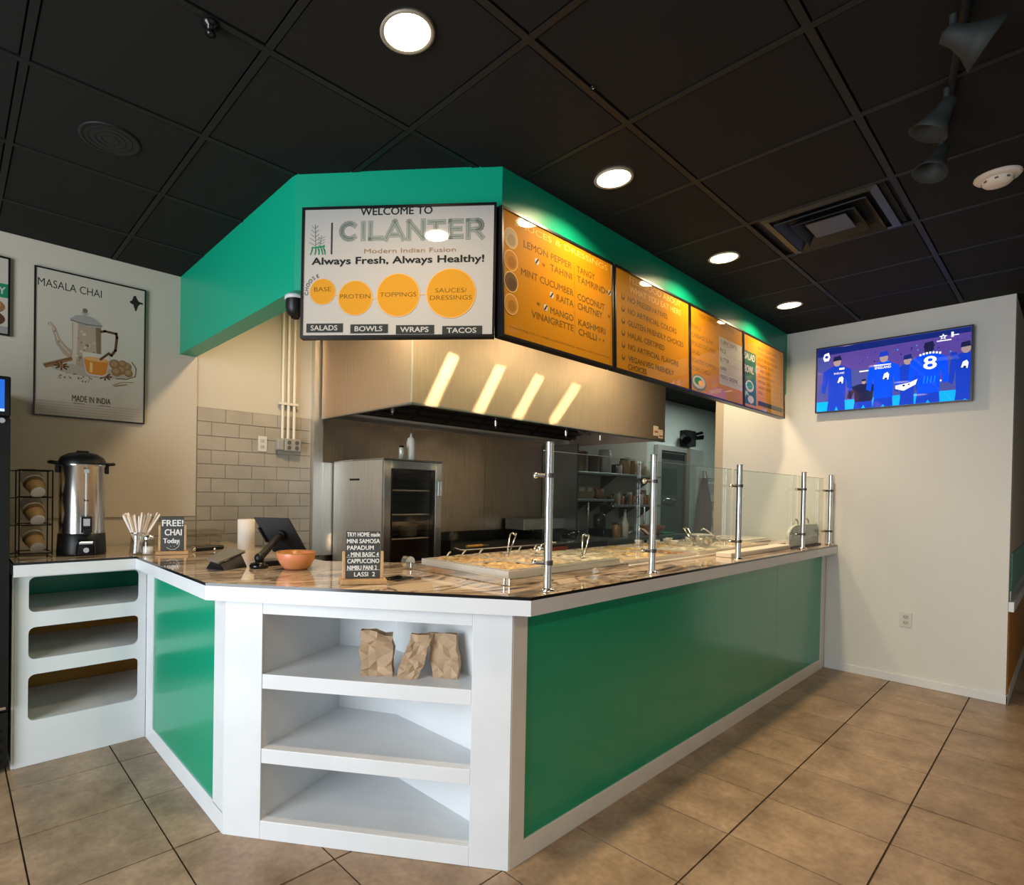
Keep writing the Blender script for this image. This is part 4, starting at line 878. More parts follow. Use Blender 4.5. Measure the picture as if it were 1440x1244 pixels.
MB().box(-0.17,0.17,-0.10,0.10,0,0.012,TANM).box(-0.17,0.17,-0.10,-0.09,0.0125,0.15,TANM).box(-0.17,0.17,0.09,0.10,0.0125,0.15,TANM).box(-0.17,-0.16,-0.0895,0.0895,0.0125,0.15,TANM).box(0.16,0.17,-0.0895,0.0895,0.0125,0.15,TANM).build('walls', t); MB().box(-0.14,-0.02,-0.104,-0.1005,0.09,0.135,PALE).box(0.03,0.13,-0.104,-0.1005,0.09,0.135,PALE).build('label_cards', t)
t = thing('paper_bag_bundle', 'orange-brown bread bags bunched on the middle shelf', 'bag', (6.15, 3.92, 1.3855)); m = MB()
for k in range(4):
    m.sphere((-0.12+k*0.08, random.uniform(-.02,.02), 0.065+.01*(k%2)), 0.062, mat('bag_orange',(0.38,0.17,0.06),0.6), 12, 0.75, 1.1, 1.05)
m.build('bags', t)
cols = [DKJ, GLJ, PALE, RDJ, DKJ, TANM, GLJ, DKJ, PALE, RDJ, TANM, DKJ]
nm = ['black','amber','pale','rust','black','tan','amber','black','pale','rust','tan','black']
for k in range(12):
    x = 6.44+k*0.098; h = 0.11+0.05*((k*7) % 3)/2
    jar(x, 3.90, 1.315, 0.034, h, cols[k], cols[(k+3) % 12], '%s spice jar with %s lid, number %s from the near end of the lower shelf' % (nm[k], nm[(k+3)%12], ['one','two','three','four','five','six','seven','eight','nine','ten','eleven','twelve'][k]), 'spice jars on the lower kitchen shelf', 'spice_jar', 'jar')
t = thing('box_stack', 'two small orange-brown cartons behind the spice jars', 'carton', (7.40, 4.0, 1.3155)); MB().box(-.10,.10,-.05,.05,0,.11,mat('bag_orange',(0,0,0))).build('lower_carton', t); MB().box(-.08,.08,-.045,.045,.111,.20,TANM).build('upper_carton', t)
# on the work table
def bowl(x, y, z, r, h, m, label, name='mixing_bowl', cat='bowl', food=None):
    t = thing(name, label, cat, (x, y, z+0.0005))
    MB().lathe((0,0,0), [(0,0),(r*.45,0),(r*.8,h*.4),(r,h),(r*.97,h),(r*.76,h*.42),(r*.42,0.008),(0,0.008)], m, 28).build('shell', t)
    if food: MB().lathe((0,0,0), [(0,h*.95),(r*.5,h*.9),(r*.9,h*.75)], food, 20).build('contents', t)
    return t
bowl(7.02, 3.62, 0.93, 0.17, 0.12, mat('wood_bowl',(0.28,0.15,0.08),0.5), 'brown bowl of steel utensils on the work table', food=DSTEEL)
bowl(6.62, 3.80, 0.93, 0.14, 0.10, DSTEEL, 'steel mixing bowl behind the clear bottle on the work table')
t = thing('glass_bottle', 'pale plastic bottle with tapered neck on the work table', 'bottle', (6.30, 3.60, 0.9305)); MB().lathe((0,0,0), [(0,0),(0.045,0),(0.047,0.15),(0.02,0.22),(0.012,0.30),(0,0.30)], PALE, 20).build('body', t); MB().lathe((0,0,0), [(0.014,0.30),(0.014,0.33),(0,0.33)], RDJ, 14).build('cap', t)
t = thing('food_processor', 'black countertop appliance at the near end of the work table', 'appliance', (5.98, 3.75, 0.9305)); MB().box(-.09,.09,-.12,.12,0,.10,BLACKG).build('motor_base', t, bevel=.012); MB().lathe((0,0,0.101), [(0,0),(.07,0),(.08,.16),(.03,.19),(0,.19)], DKJ, 20).build('jug', t)
jar(6.14, 3.62, 0.93, 0.05, 0.17, GLJ, DKJ, 'amber jar beside the black appliance on the work table', None)
t = thing('green_board', 'bright green cutting board at the far end of the work table', 'cutting board', (7.38, 3.66, 0.9305)); MB().box(-.16,.16,-.11,.11,0,.014,mat('board_green',(0.01,0.22,0.09),0.4)).build('slab', t, bevel=.004); MB().box(-.05,.05,-.125,-.1105,0.002,.012,mat('board_green',(0,0,0))).build('grip', t)

# kitchen door, frame and cold room panel
DG = mat('door_grey', (0.075, 0.078, 0.072), 0.35, 0.2)
d = MB().box(8.06, 8.86, YB-0.035, YB-0.003, 0.0, 2.12, DG).build('door_1', kind='structure')
MB().box(8.08, 8.84, YB-0.040, YB-0.0355, 2.0, 2.09, BLACK).build('top_vent', d); MB().tube([(8.16,YB-.038,1.36),(8.16,YB-.09,1.40),(8.52,YB-.09,1.38),(8.52,YB-.038,1.34)],0.012,CHROME,8).build('door_handle', d)
MB().box(8.14, 8.60, YB-0.038, YB-0.0355, 1.46, 1.86, mat('door_window',(0.02,0.022,0.022),0.1)).build('vision_pane', d)
fr = MB(); fr.box(7.94, 8.05, YB-0.06, YB-0.002, 0, 2.20, STEEL).box(8.87, 8.99, YB-0.06, YB-0.002, 0, 2.20, mat('frame_tan',(0.20,0.17,0.13),0.4)).box(8.051, 8.869, YB-0.06, YB-0.002, 2.125, 2.20, STEEL)
fr.build('door_casing', d); MB().box(9.0, 9.50, YB-0.05, YB-0.002, 0, 2.20, STEEL).build('cold_room_panel', d, label='steel cold room panel')
t = thing('emergency_light', 'black emergency light with two swivel lamp heads above the kitchen door', 'emergency light', (8.90, YB, 2.36))
MB().box(-0.16,0.16,-0.12,-0.002,-0.13,0.12,BLACK).build('housing', t, bevel=.012)
for s, a in ((-1,0.3),(1,-0.6)):
    MB().cyl((s*0.20,-0.09,0.02+0.02*s),(s*0.27,-0.16,0.06*s),0.055,BLACKG,r1=0.07,seg=16).build('lamp_head', t); MB().cyl((s*0.16,-0.06,0.02),(s*0.20,-0.09,0.02+.02*s),0.015,BLACK,seg=10).build('swivel_arm', t)
t = thing('apron', 'black apron hanging from a wall hook past the kitchen door', 'apron', (9.50, YB-0.09, 0.75))
m = MB(); nv = []
for k in range(9):
    z = 1.0-k*0.125; w = 0.08+0.16*min(1,k/4)
    for j in range(5): nv.append((-w+2*w*j/4, 0.02*math.sin(j*2.2+k*.5), z))
m.add(nv+[(a,b+.015,c) for a,b,c in nv], [(k*5+j,k*5+j+1,(k+1)*5+j+1,(k+1)*5+j) for k in range(8) for j in range(4)]+[(45+k*5+j,45+(k+1)*5+j,45+(k+1)*5+j+1,45+k*5+j+1) for k in range(8) for j in range(4)], mat('apron_cloth',(0.018,0.018,0.018),0.9), True); m.build('cloth', t)
MB().tube([(-0.07,0,1.0),(-0.04,0.02,1.12),(0.04,0.02,1.12),(0.07,0,1.0)],0.008,BLACK,6).build('neck_strap', t); MB().cyl((0,0.088,1.12),(0,0.0,1.12),0.008,CHROME,seg=8).build('hook', t)
t = thing('wall_rack', 'thin wire rack with small framed cards on the pale green kitchen wall', 'rack', (9.86, YB, 0.9))
m = MB(); m.tube([(-.14,-.03,.85),(.22,-.03,.85)],.008,BLACK,6); m.tube([(-.14,-.03,.45),(.22,-.03,.45)],.008,BLACK,6); m.tube([(-.14,-.03,0.2),(-.14,-.03,.85)],.008,BLACK,6); m.build('wire_frame', t)
for z in (0.60,0.30,0.02): MB().box(-.05,.18,-.02,-.002,z,z+.16,mat('card_grey',(0.28,0.33,0.32),0.5)).build('card', t)

# ================================================================== SNEEZE GUARD
ZT0 = 1.0475
t = thing('sneeze_guard', 'glass sneeze guard on chrome posts along the counter edge', 'sneeze guard')
posts = [(1.780, 1.341), (2.622, 1.350), (3.680, 1.345), (4.922, 1.345), (5.612, 1.340)]
YG = 1.383
for i, (x, y) in enumerate(posts):
    pz = 1.625
    po = MB().cyl((x,y,ZT0+0.012),(x,y,pz),0.0158,CHROME,seg=24).build('post', t)
    MB().lathe((x,y,ZT0), [(0,0),(0.030,0),(0.030,0.006),(0.020,0.013),(0.0162,0.014)], CHROME, 24).build('base_flange', po)
    MB().cyl((x,y,pz),(x,y,pz+0.006),0.0165,STEELD,seg=24).build('cap', po)
    for z in (1.50, 1.16):
        m = MB(); m.cyl((x,y,z-0.009),(x,y,z+0.009),0.020,STD,seg=20)
        for s in (-1, 1): m.cyl((x+s*0.016,y+0.005,z),(x+s*0.034,YG-0.006,z),0.008,STD,seg=10); m.sphere((x+s*0.036,YG-0.004,z),0.012,CHROME,10)
        m.build('clamp', po)
for a, b in zip(posts, posts[1:]):
    MB().box(a[0]+0.022, b[0]-0.022, YG, YG+0.006, 1.125, 1.600, GUARD).build('glass_pane', t)
ED = mat('glass_edge', (0.45, 0.52, 0.50), 0.15)
for a, b in zip(posts, posts[1:]): MB().box(a[0]+0.022, b[0]-0.022, YG-0.0002, YG+0.0062, 1.6003, 1.603, ED).build('glass_edge', t)

# ================================================================== FOOD LINE
def lumps(m, x0, x1, y0, y1, z, amp, mt, nx=14, ny=12):
    v = [(x0+(x1-x0)*i/nx, y0+(y1-y0)*j/ny, z+random.uniform(-amp,amp)) for j in range(ny+1) for i in range(nx+1)]
    m.add(v, [(j*(nx+1)+i, j*(nx+1)+i+1, (j+1)*(nx+1)+i+1, (j+1)*(nx+1)+i) for j in range(ny) for i in range(nx)], mt, False)
FO = {n: mat('food_'+n.replace(' ','_'), c, 0.3, var=0.6, vscale=24) for n, c in (('golden', (0.68,0.47,0.22)), ('tan', (0.66,0.50,0.32)), ('pale', (0.74,0.66,0.52)), ('rust', (0.42,0.20,0.08)), ('brown', (0.28,0.16,0.08)), ('cream', (0.72,0.64,0.50)))}
WRIM = mat('pan_white', (0.66, 0.62, 0.55), 0.25, 0.3)
lt = thing('steam_table', 'low steel food well frame running along the marble counter behind the glass', 'steam table')
MB().box(1.760, 4.86, 1.53, 2.13, ZT0, ZT0+0.012, STEEL).build('base_plate', lt, bevel=0.002)
secs = [(1.785, 2.66, 0.030), (2.70, 3.56, 0.008), (3.60, 4.82, 0.008)]
names = ['first', 'second', 'third']
fk = ['golden','tan','cream','golden','tan','pale', 'tan','golden','rust','pale','tan','golden', 'cream','pale','tan','golden','cream','brown']
gi = 0
for si, (a, b, zr) in enumerate(secs):
    z0 = ZT0+0.0125
    MB().box(a, b, 1.545, 1.557, z0, z0+zr+0.010, WRIM).box(a, b, 2.098, 2.11, z0, z0+zr+0.010, WRIM).box(a, a+0.012, 1.5575, 2.0975, z0, z0+zr+0.010, WRIM).box(b-0.012, b, 1.5575, 2.0975, z0, z0+zr+0.010, WRIM).build('well_frame', lt)
    nx_ = 3; wx = (b-a-0.03)/nx_; wy = 0.262
    for j in range(2):
        for i in range(nx_):
            x0 = a+0.015+i*wx+0.004; x1 = x0+wx-0.008; y0_ = 1.562+j*(wy+0.006); y1_ = y0_+wy; zt = z0+zr+0.012; kk = fk[gi % 18]; gi += 1
            pt = thing('food_pan', '%s food pan in the %s well from the white corner, %s row, %s of three' % (kk, names[si], ['front','rear'][j], names[i]), 'food pan', ((x0+x1)/2, (y0_+y1_)/2, z0+0.0005), group='food pans in the steam table')
            hx, hy = (x1-x0)/2, (y1_-y0_)/2; zl = zt-z0
            m = MB(); e = 0.012
            for (p0, p1, q0, q1) in ((-hx,hx,-hy,-hy+e),(-hx,hx,hy-e,hy),(-hx,-hx+e,-hy+e,hy-e),(hx-e,hx,-hy+e,hy-e)): m.box(p0,p1,q0,q1,zl-0.003,zl,WRIM)
            m.box(-hx+e,hx-e,-hy+e,hy-e,0.0,0.003,STEELD); m.build('rim', pt)
            m = MB(); lumps(m, -hx+e, hx-e, -hy+e, hy-e, zl-0.003, 0.006, FO[kk]); m.build('contents', pt)
MB().box(1.745, 2.68, 1.505, 1.528, ZT0+0.0005, ZT0+0.030, CHROME).build('tray_rail', lt, bevel=0.003)
MB().box(1.742, 1.757, 1.53, 2.13, ZT0+0.0005, ZT0+0.030, CHROME).build('tray_rail', lt, bevel=0.003)
MB().cyl((1.735,2.135,ZT0+0.035),(1.735,2.175,ZT0+0.035),0.028,CHROME,seg=20).build('roller_end', lt)

def tongs(x, y, z, ang, label, s=1.0):
    t = thing('serving_tongs', label, 'tongs', (x, y, z), rz=ang, group='serving tongs on the food line')
    for q in (-1, 1):
        m = MB(); m.tube([(0,0,0.0),(0.05*s,q*0.010,0.04*s),(0.13*s,q*0.016,0.105*s),(0.155*s,q*0.010,0.112*s),(0.165*s,0,0.10*s)],0.0042*s,CHROME,6); m.sphere((0.0,q*0.004,0.003),0.010*s,CHROME,8,1.4,0.8,0.5); m.build('arm', t)
tongs(2.22, 1.93, ZT0+0.056, 0.5, 'steel tongs standing up in the first well, rear side')
tongs(2.50, 1.66, ZT0+0.056, 0.5, 'steel tongs standing up beside the second chrome post')
tongs(4.12, 1.80, ZT0+0.036, 0.9, 'steel tongs lying across the third well near the glass bowl')
tongs(4.35, 1.68, ZT0+0.036, 2.2, 'steel tongs leaning out of the third well beside the white board')
tongs(3.95, 1.98, ZT0+0.036, 2.6, 'steel tongs at the rear corner of the third well')
def ladle(x, y, z, ang, label):
    t = thing('serving_ladle', label, 'ladle', (x, y, z), rz=ang); m = MB(); m.lathe((0,0,0.0), [(0,0),(0.020,0.004),(0.032,0.022),(0.033,0.03),(0.030,0.03),(0.018,0.008),(0,0.004)], CHROME, 18); m.build('cup', t); MB().tube([(0.031,0,0.028),(0.07,0,0.05),(0.17,0,0.045)],0.004,CHROME,6).build('handle', t)
ladle(2.36, 1.84, ZT0+0.062, 0.4, 'round steel ladle resting on the golden pans'); ladle(2.47, 1.90, ZT0+0.062, 0.2, 'second steel ladle beside the round ladle on the first well')
# row of rolls behind the first well
for k, (x, y) in enumerate(((2.02,2.20),(2.14,2.205),(2.27,2.20),(2.62,2.205),(2.76,2.20))):
    t = thing('bread_packet', '%s tan bread packet along the back edge of the food line' % ['first','second','third','fourth','fifth'][k], 'packet', (x, y, ZT0+0.0005), group='bread packets behind the food wells')
    m = MB(); n = 8; v = []
    m.sphere((0,0,0.020), 0.05, FO['tan'], 12, 1.05, 0.7, 0.42); m.build('wrapper', t); MB().tube([(0.02,0,0.038),(0.035,0.0,0.055),(0.05,0.005,0.058)],0.005,FO['cream'],6).build('twist', t)
# white cutting board ledge, white cups, glass bowl
t = thing('cutting_board', 'long white cutting board on the counter edge before the third well', 'cutting board', (4.30, 1.455, ZT0+0.0005)); MB().box(-0.56,0.56,-0.050,0.045,0,0.030,mat('board_white',(0.72,0.66,0.56),0.3)).build('slab', t, bevel=0.004); MB().box(-0.56,0.56,-0.052,-0.0505,0.010,0.014,STEELD).build('edge_strip', t)
CUPW = mat('cup_white', (0.75, 0.72, 0.66), 0.3)
for k, (x, y) in enumerate(((3.72,2.02),(3.82,1.94),(3.93,1.86),(4.02,1.96),(4.14,2.00),(4.25,1.90),(4.38,1.96),(4.50,1.86),(4.60,1.97),(4.70,1.88))):
    t = thing('sauce_cup', 'small white sauce cup in the third well, %s along' % ['first','second','third','fourth','fifth','sixth','seventh','eighth','ninth','tenth'][k], 'sauce cup', (x, y, ZT0+0.040), group='white sauce cups over the third well')
    MB().lathe((0,0,0), [(0,0),(0.018,0),(0.026,0.026),(0.028,0.028),(0.024,0.026),(0.017,0.004),(0,0.004)], CUPW, 16).build('cup', t); MB().lathe((0,0,0),[(0,0.018),(0.022,0.018)], FO[['golden','rust','pale'][k%3]], 14).build('sauce', t)
t = thing('glass_bowl', 'clear glass bowl of wrapped sweets above the third well', 'bowl', (4.02, 1.70, ZT0+0.040)); MB().lathe((0,0,0), [(0,0),(0.05,0),(0.075,0.03),(0.085,0.07),(0.082,0.07),(0.072,0.032),(0.048,0.004),(0,0.004)], CLEARP, 26).build('shell', t)
m = MB()
for k in range(14): m.sphere((random.uniform(-.045,.045),random.uniform(-.045,.045),random.uniform(.014,.05)),0.014,FO[random.choice(['cream','pale','golden'])],8)
m.build('sweets', t, kind='stuff')
t = thing('white_plate_stack', 'stack of pale trays behind the wells near the white wall', 'tray', (5.35, 1.98, ZT0+0.0005)); m = MB(); m.box(-.27,.27,-.20,.20,0,.014,WRIM); m.build('lower_tray', t, bevel=.004); MB().box(-.25,.25,-.18,.18,.0145,.028,CUPW).build('upper_tray', t, bevel=.004)
t = thing('white_dish', 'shallow white lidded dish between the third well and the pale trays', 'dish', (4.97, 2.12, ZT0+0.0005)); MB().lathe((0,0,0), [(0,0),(0.06,0),(0.10,0.045),(0.105,0.05),(0.098,0.045),(0.055,0.006),(0,0.006)], CUPW, 24).build('dish_body', t); MB().lathe((0,0,0.051), [(0.106,0),(0.106,0.008),(0,0.012)], CUPW, 24).build('lid', t)
# grey half-oval plate and hoops
GPL = mat('grey_plastic', (0.48, 0.50, 0.47), 0.4)
t = thing('grey_divider', 'grey half-oval upright plate with two hoops behind the last glass', 'divider', (5.225, 1.425, ZT0+0.0005))
m = MB(); w_, h_ = 0.375, 0.165; pr = [(-w_, 0.0), (-w_, 0.075)]+[(-w_+0.20-0.20*math.cos(a*PI/12), 0.075+(h_-0.075)*math.sin(a*PI/12)) for a in range(1,7)]+[(w_-0.10+0.10*math.sin(a*PI/8), h_-0.05+0.05*math.cos(a*PI/8)) for a in range(5)]+[(w_, 0.0)]
n = len(pr); m.add([(x,-0.012,z+.01) for x,z in pr]+[(x,0.012,z+.01) for x,z in pr], [tuple(range(n))[::-1], tuple(range(n,2*n))]+[(i,(i+1)%n,n+(i+1)%n,n+i) for i in range(n)], GPL); m.build('plate', t, bevel=.003)
MB().box(-0.36,0.38,-0.03,0.16,0,0.0095,BLACK).build('base_plate', t, bevel=.002)
for x in (0.02, 0.30): MB().tube([(x+0.06*math.cos(a*PI/10), 0.06, 0.165+0.05*math.sin(a*PI/10)) for a in range(-3,14)],0.006,GPL,8).build('hoop', t)

# ================================================================== THINGS ON THE COUNTER
# urn
UX, UY = 0.580, 3.665
t = thing('hot_drink_urn', 'tall stainless steel hot drink urn with black lid, base and tap', 'urn', (UX, UY, ZT0))
MB().lathe((0,0,0), [(0,0),(0.120,0),(0.122,0.01),(0.116,0.115),(0.112,0.120),(0,0.120)], BLACK, 40).build('base', t)
MB().lathe((0,0,0), [(0.112,0.1205),(0.112,0.490),(0.116,0.495),(0.116,0.502)], brushed('urn_steel', (0.74,0.72,0.68), 0.2, (1,1,60), 0.0, 0.92), 48).build('tank', t)
MB().lathe((0,0,0), [(0.119,0.5025),(0.119,0.515),(0.105,0.545),(0.070,0.565),(0.03,0.572),(0,0.573)], BLACK, 40).build('lid', t, )
MB().box(-0.03,0.03,-0.012,0.012,0.571,0.582,BLACK).build('lid_grip', t, bevel=.004)
for s in (-1, 1):
    m = MB(); m.tube([(s*0.116,-0.03,0.508),(s*0.150,-0.03,0.512),(s*0.158,0,0.512),(s*0.150,0.03,0.512),(s*0.116,0.03,0.508)],0.009,BLACK,8); m.box(s*0.114, s*0.128, -0.022, 0.022, 0.455, 0.508, BLACK); m.build('handle', t)
fd = Vector((0.0, -1, 0))
m = MB(); m.cyl((0,-0.120,0.17),(0,-0.120,0.455),0.0045,mat('gauge_tube',(0.55,0.53,0.48),0.2),seg=12); m.box(-0.012,0.012,-0.126,-0.112,0.455,0.475,CHROME); m.box(-0.010,0.010,-0.124,-0.112,0.30,0.307,BLACK); m.build('sight_gauge', t)
m = MB(); m.box(-0.026,0.026,-0.142,-0.112,0.128,0.215,BLACK); m.box(-0.016,0.016,-0.1435,-0.1425,0.165,0.205,CHROME); tp = m.build('tap_body', t, bevel=.005)
MB().box(-0.018,0.018,-0.160,-0.1425,0.118,0.150,BLACK).box(-0.012,0.012,-0.165,-0.1425,0.155,0.163,BLACK).build('lever', tp, bevel=.003)
MB().box(-0.034,0.034,-0.1285,-0.1195,0.062,0.078,CHROME).build('name_badge', t, bevel=.003); MB().cyl((0,-0.121,0.032),(0,-0.136,0.032),0.014,CHROME,seg=18).build('switch_knob', t)
m = MB(); m.tube([(-0.048,-0.118,0.006),(-0.046,-0.121,0.06),(-0.036,-0.122,0.088),(0.036,-0.122,0.088),(0.046,-0.121,0.06),(0.048,-0.118,0.006)],0.0035,BLACKG,6); m.build('base_arch', t)

# cup rack
RX0, RX1, RYF = 0.292, 0.440, 3.66
t = thing('cup_rack', 'black wire rack holding three tiers of paper cups beside the urn', 'rack')
m = MB(); zr = [1.062, 1.215, 1.365, 1.512]
for x in (RX0, RX1):
    for y in (RYF, RYF+0.20): m.tube([(x,y,ZT0+0.003),(x,y,1.515)],0.0036,BLACK,6)
for z in zr: m.tube([(RX0,RYF,z),(RX1,RYF,z),(RX1,RYF+.2,z),(RX0,RYF+.2,z)],0.0032,BLACK,6,closed=True)
for z in zr: m.tube([(RX0-0.05,RYF+.1,z-0.005),(RX0,RYF+.1,z-0.005)],0.003,BLACK,6)
m.tube([(RX0-0.05,RYF+.1,ZT0+0.003),(RX0-0.05,RYF+.1,1.50)],0.0036,BLACK,6)
m.build('wire_frame', t)
HOLD = glass_mat('cup_tube_grey', (0.62,0.62,0.60), 0.10, 0.2)
CUPT = mat('cup_kraft', (0.70,0.44,0.18), 0.55); CUPB = mat('cup_bottom_white', (0.78,0.77,0.74), 0.4)
ax = Vector((0.14, -0.78, -0.58)).normalized()
cup_lb = ['kraft paper cup in the top tier of the wire rack', 'kraft paper cup in the middle tier of the wire rack', 'kraft paper cup in the bottom tier of the wire rack']
for k, z in enumerate((1.412, 1.262, 1.112)):
    c = Vector((0.366, RYF+0.045, z+0.01))
    MB().lathe(c-ax*0.10, [(0.052,0.0),(0.046,0.09),(0.044,0.092)], HOLD, 28, axis=ax).build('cup_tube', t)
    m2 = thing('paper_cup', cup_lb[k], 'cup', tuple(c-ax*0.03), group='paper cups in the wire rack')
    MB().lathe((0,0,0), [(0.046,-0.012),(0.049,-0.006),(0.0465,0.0),(0.0335,0.078)], CUPT, 30, axis=ax).build('sleeve', m2)
    MB().lathe((0,0,0), [(0.0502,-0.014),(0.0515,-0.009),(0.0490,-0.004)], CUPB, 30, axis=ax).build('rim', m2)
    MB().lathe((0,0,0), [(0.0335,0.0785),(0.0345,0.084),(0.032,0.085),(0.0,0.081)], CUPB, 30, axis=ax).build('bottom', m2)

# straws jar and shaker
t = thing('glass_jar', 'clear glass jar holding a fan of paper-wrapped straws', 'jar', (0.835, 3.50, ZT0+0.0005)); MB().lathe((0,0,0), [(0,0),(0.052,0),(0.050,0.01),(0.040,0.10),(0.043,0.12),(0.040,0.12),(0.037,0.10),(0.046,0.008),(0,0.008)], CLEARP, 28).build('glass_body', t); MB().lathe((0,0,0), [(0.0435,0.118),(0.045,0.121),(0.0435,0.124)], CHROME, 28).build('rim', t)
STW = mat('straw_paper', (0.80, 0.74, 0.67), 0.6); STR = mat('straw_tip', (0.72,0.60,0.52), 0.6)
for k in range(18):
    a = k*2.4; r = 0.008+0.017*((k*5) % 4)/3; lean = 0.045+0.045*((k*3) % 5)/4
    bx_, by_ = 0.835-r*math.cos(a), 3.50-r*math.sin(a); tx, ty = 0.835+lean*1.2*math.cos(a), 3.50+lean*math.sin(a)*.7
    t = thing('drinking_straw', 'paper-wrapped drinking straw standing in the glass jar', 'straw', (bx_, by_, ZT0+0.012), group='wrapped straws in the glass jar')
    d_ = Vector((tx-bx_, ty-by_, 0.200+0.008*(k%3))); MB().cyl((0,0,0), d_, 0.0058, STW, seg=8).build('wrapper', t); MB().cyl(d_, d_*1.03, 0.0054, STR, seg=8).build('tip', t)
t = thing('sugar_jar', 'small glass sugar jar with steel lid before the straws', 'jar', (0.868, 3.432, ZT0+0.0005)); MB().lathe((0,0,0), [(0,0),(0.030,0),(0.032,0.01),(0.030,0.085),(0.026,0.09)], CLEARP, 24).build('glass_body', t); MB().lathe((0,0,0), [(0,0.004),(0.027,0.004),(0.027,0.045),(0,0.045)], mat('sugar',(0.82,0.80,0.76),0.8), 20).build('sugar', t); MB().lathe((0,0,0), [(0.030,0.088),(0.031,0.104),(0.022,0.112),(0,0.113)], CHROME, 24).build('lid', t)

# chalkboards
WOOD = mat('pale_wood', (0.55, 0.34, 0.16), 0.5, var=0.2, vscale=20); CHK = mat('chalkboard', (0.045, 0.05, 0.048), 0.6); CH1 = mat('chalk_white', (0.75,0.75,0.72), 0.9)
def chalk(name, label, A, Bp, z0, z1, posts_z, rows, thick=0.010, deep=0.05):
    """A, Bp: plan points of the lower corners seen from the front"""
    t = thing(name, label, 'chalkboard sign'); A, Bp = Vector((*A, 0)), Vector((*Bp, 0)); u = (Bp-A).normalized(); n = Vector((u.y, -u.x, 0)); w = (Bp-A).length
    if n.dot(Vector((-1, -1, 0))) < 0: n = -n
    def blk(nm, a0, a1, c0, c1, zz0, zz1, m, bev=.002, lab=None):
        vs = [A+u*a+n*c+Vector((0,0,z)) for z in (zz0, zz1) for a, c in ((a0,c0),(a1,c0),(a1,c1),(a0,c1))]
        return MB().add(vs, [(3,2,1,0),(4,5,6,7),(0,1,5,4),(1,2,6,5),(2,3,7,6),(3,0,4,7)], m).build(nm, t, bevel=bev, label=lab)
    blk('slate', 0.012, w-0.012, -0.005, 0.0, z0+0.018, z1, CHK, .001)
    blk('foot', -0.012, w+0.012, -deep/2, deep/2, z0, z0+0.0175, WOOD)
    for a0 in (-0.002, w-0.010): blk('upright', a0, a0+0.012, -0.010, 0.004, z0+0.018, posts_z, WOOD)
    p = Panel(A+u*0.012+n*0.0004+Vector((0,0,z1)), u, (0,0,-1), n); rows(p, w-0.024, z1-z0-0.018); p.build('chalk_lettering', t)
def rows1(p, w, h):
    for i, (s, a, b) in enumerate((('FREE!', .04, .97), ('CHAI', .16, .90), ('Today', .10, .80))): p.text(s, a*w, (.09+i*.27)*h, b*w, (.27+i*.27)*h, CH1, 0.004)
    p.line([(0.25*w,.90*h),(.42*w,.955*h),(.62*w,.95*h),(.78*w,.86*h),(.82*w,.72*h)], 0.0022, CH1); p.disc(.42*w,.86*h,.002,CH1,n=8); p.disc(.58*w,.86*h,.002,CH1,n=8)
chalk('chalkboard_sign', 'small chalkboard sign advertising free chai in a wooden stand beside the straws', (0.918, 3.41), (1.052, 3.36), ZT0+0.0005, 1.262, 1.215, rows1, deep=0.07)
def rows2(p, w, h):
    R_ = [('TRY! HOME made', .03, .98), ('MINI SAMOSA', .03, .98), ('PAPADUM', .04, .80), ('- MINI BASIC 4', .06, .95), ('CAPPUCCINO', .05, .97), ('NIMBU PANI 2', .05, .9), ('LASSI  2', .25, .85)]
    for i, (s, a, b) in enumerate(R_): p.text(s, a*w, (.025+i*.14)*h, b*w, (.115+i*.14)*h, CH1, 0.006)
    p.line([(0.02*w,.545*h),(.98*w,.54*h)], 0.0012, CH1); p.line([(0.02*w,.825*h),(.98*w,.82*h)], 0.0012, CH1)
chalk('chalkboard_menu', 'tall chalkboard menu with handwritten snacks in a wooden stand on the marble', (1.232, 1.957), (1.380, 1.880), ZT0+0.0005, 1.262, 1.178, rows2, deep=0.085)

# clear takeaway box pile, scanner, paper roll
t = thing('takeaway_container', 'clear plastic takeaway container by the tiled wall', 'container', (1.26, 3.80, ZT0+0.0005))
def cbox(m, a, b, h0, h1, mt):
    m.add([(-a,-b,h0),(a,-b,h0),(a,b,h0),(-a,b,h0),(-a*1.12,-b*1.12,h1),(a*1.12,-b*1.12,h1),(a*1.12,b*1.12,h1),(-a*1.12,b*1.12,h1)], [(3,2,1,0),(0,1,5,4),(1,2,6,5),(2,3,7,6),(3,0,4,7)], mt)
m = MB(); cbox(m, 0.115, 0.09, 0.0, 0.065, CLEARP); m.build('tray', t); m = MB(); m.box(-.135,.135,-.106,.106,.066,.070,CLEARP); cbox(m, 0.128, 0.10, 0.0705, 0.100, CLEARP); m.box(-.145,.145,-.113,.113,.1005,.103,CLEARP); m.build('lid', t)
t = thing('barcode_scanner', 'black handheld device with chrome ends before the clear container', 'scanner', (1.215, 3.45, ZT0+0.0005), rz=0.15); MB().cyl((-0.085,0,0.016),(0.09,0.0,0.018),0.015,BLACK,seg=16).build('barrel', t); MB().sphere((-0.097,0,0.016),0.016,CHROME,12).build('end_knob', t); MB().sphere((0.03,-0.012,0.010),0.009,CHROME,10).build('trigger', t)
t = thing('paper_roll', 'upright white paper towel roll behind the tablet', 'paper roll', (1.44, 3.43, ZT0+0.0005)); MB().lathe((0,0,0), [(0.018,0.0),(0.052,0.0),(0.052,0.19),(0.018,0.19),(0.018,0.0)], mat('paper_white',(0.72,0.66,0.58),0.8), 32).build('sheets', t); MB().lathe((0,0,0), [(0.0182,0.002),(0.0182,0.188),(0.016,0.188),(0.016,0.002)], TANM, 20).build('core', t)

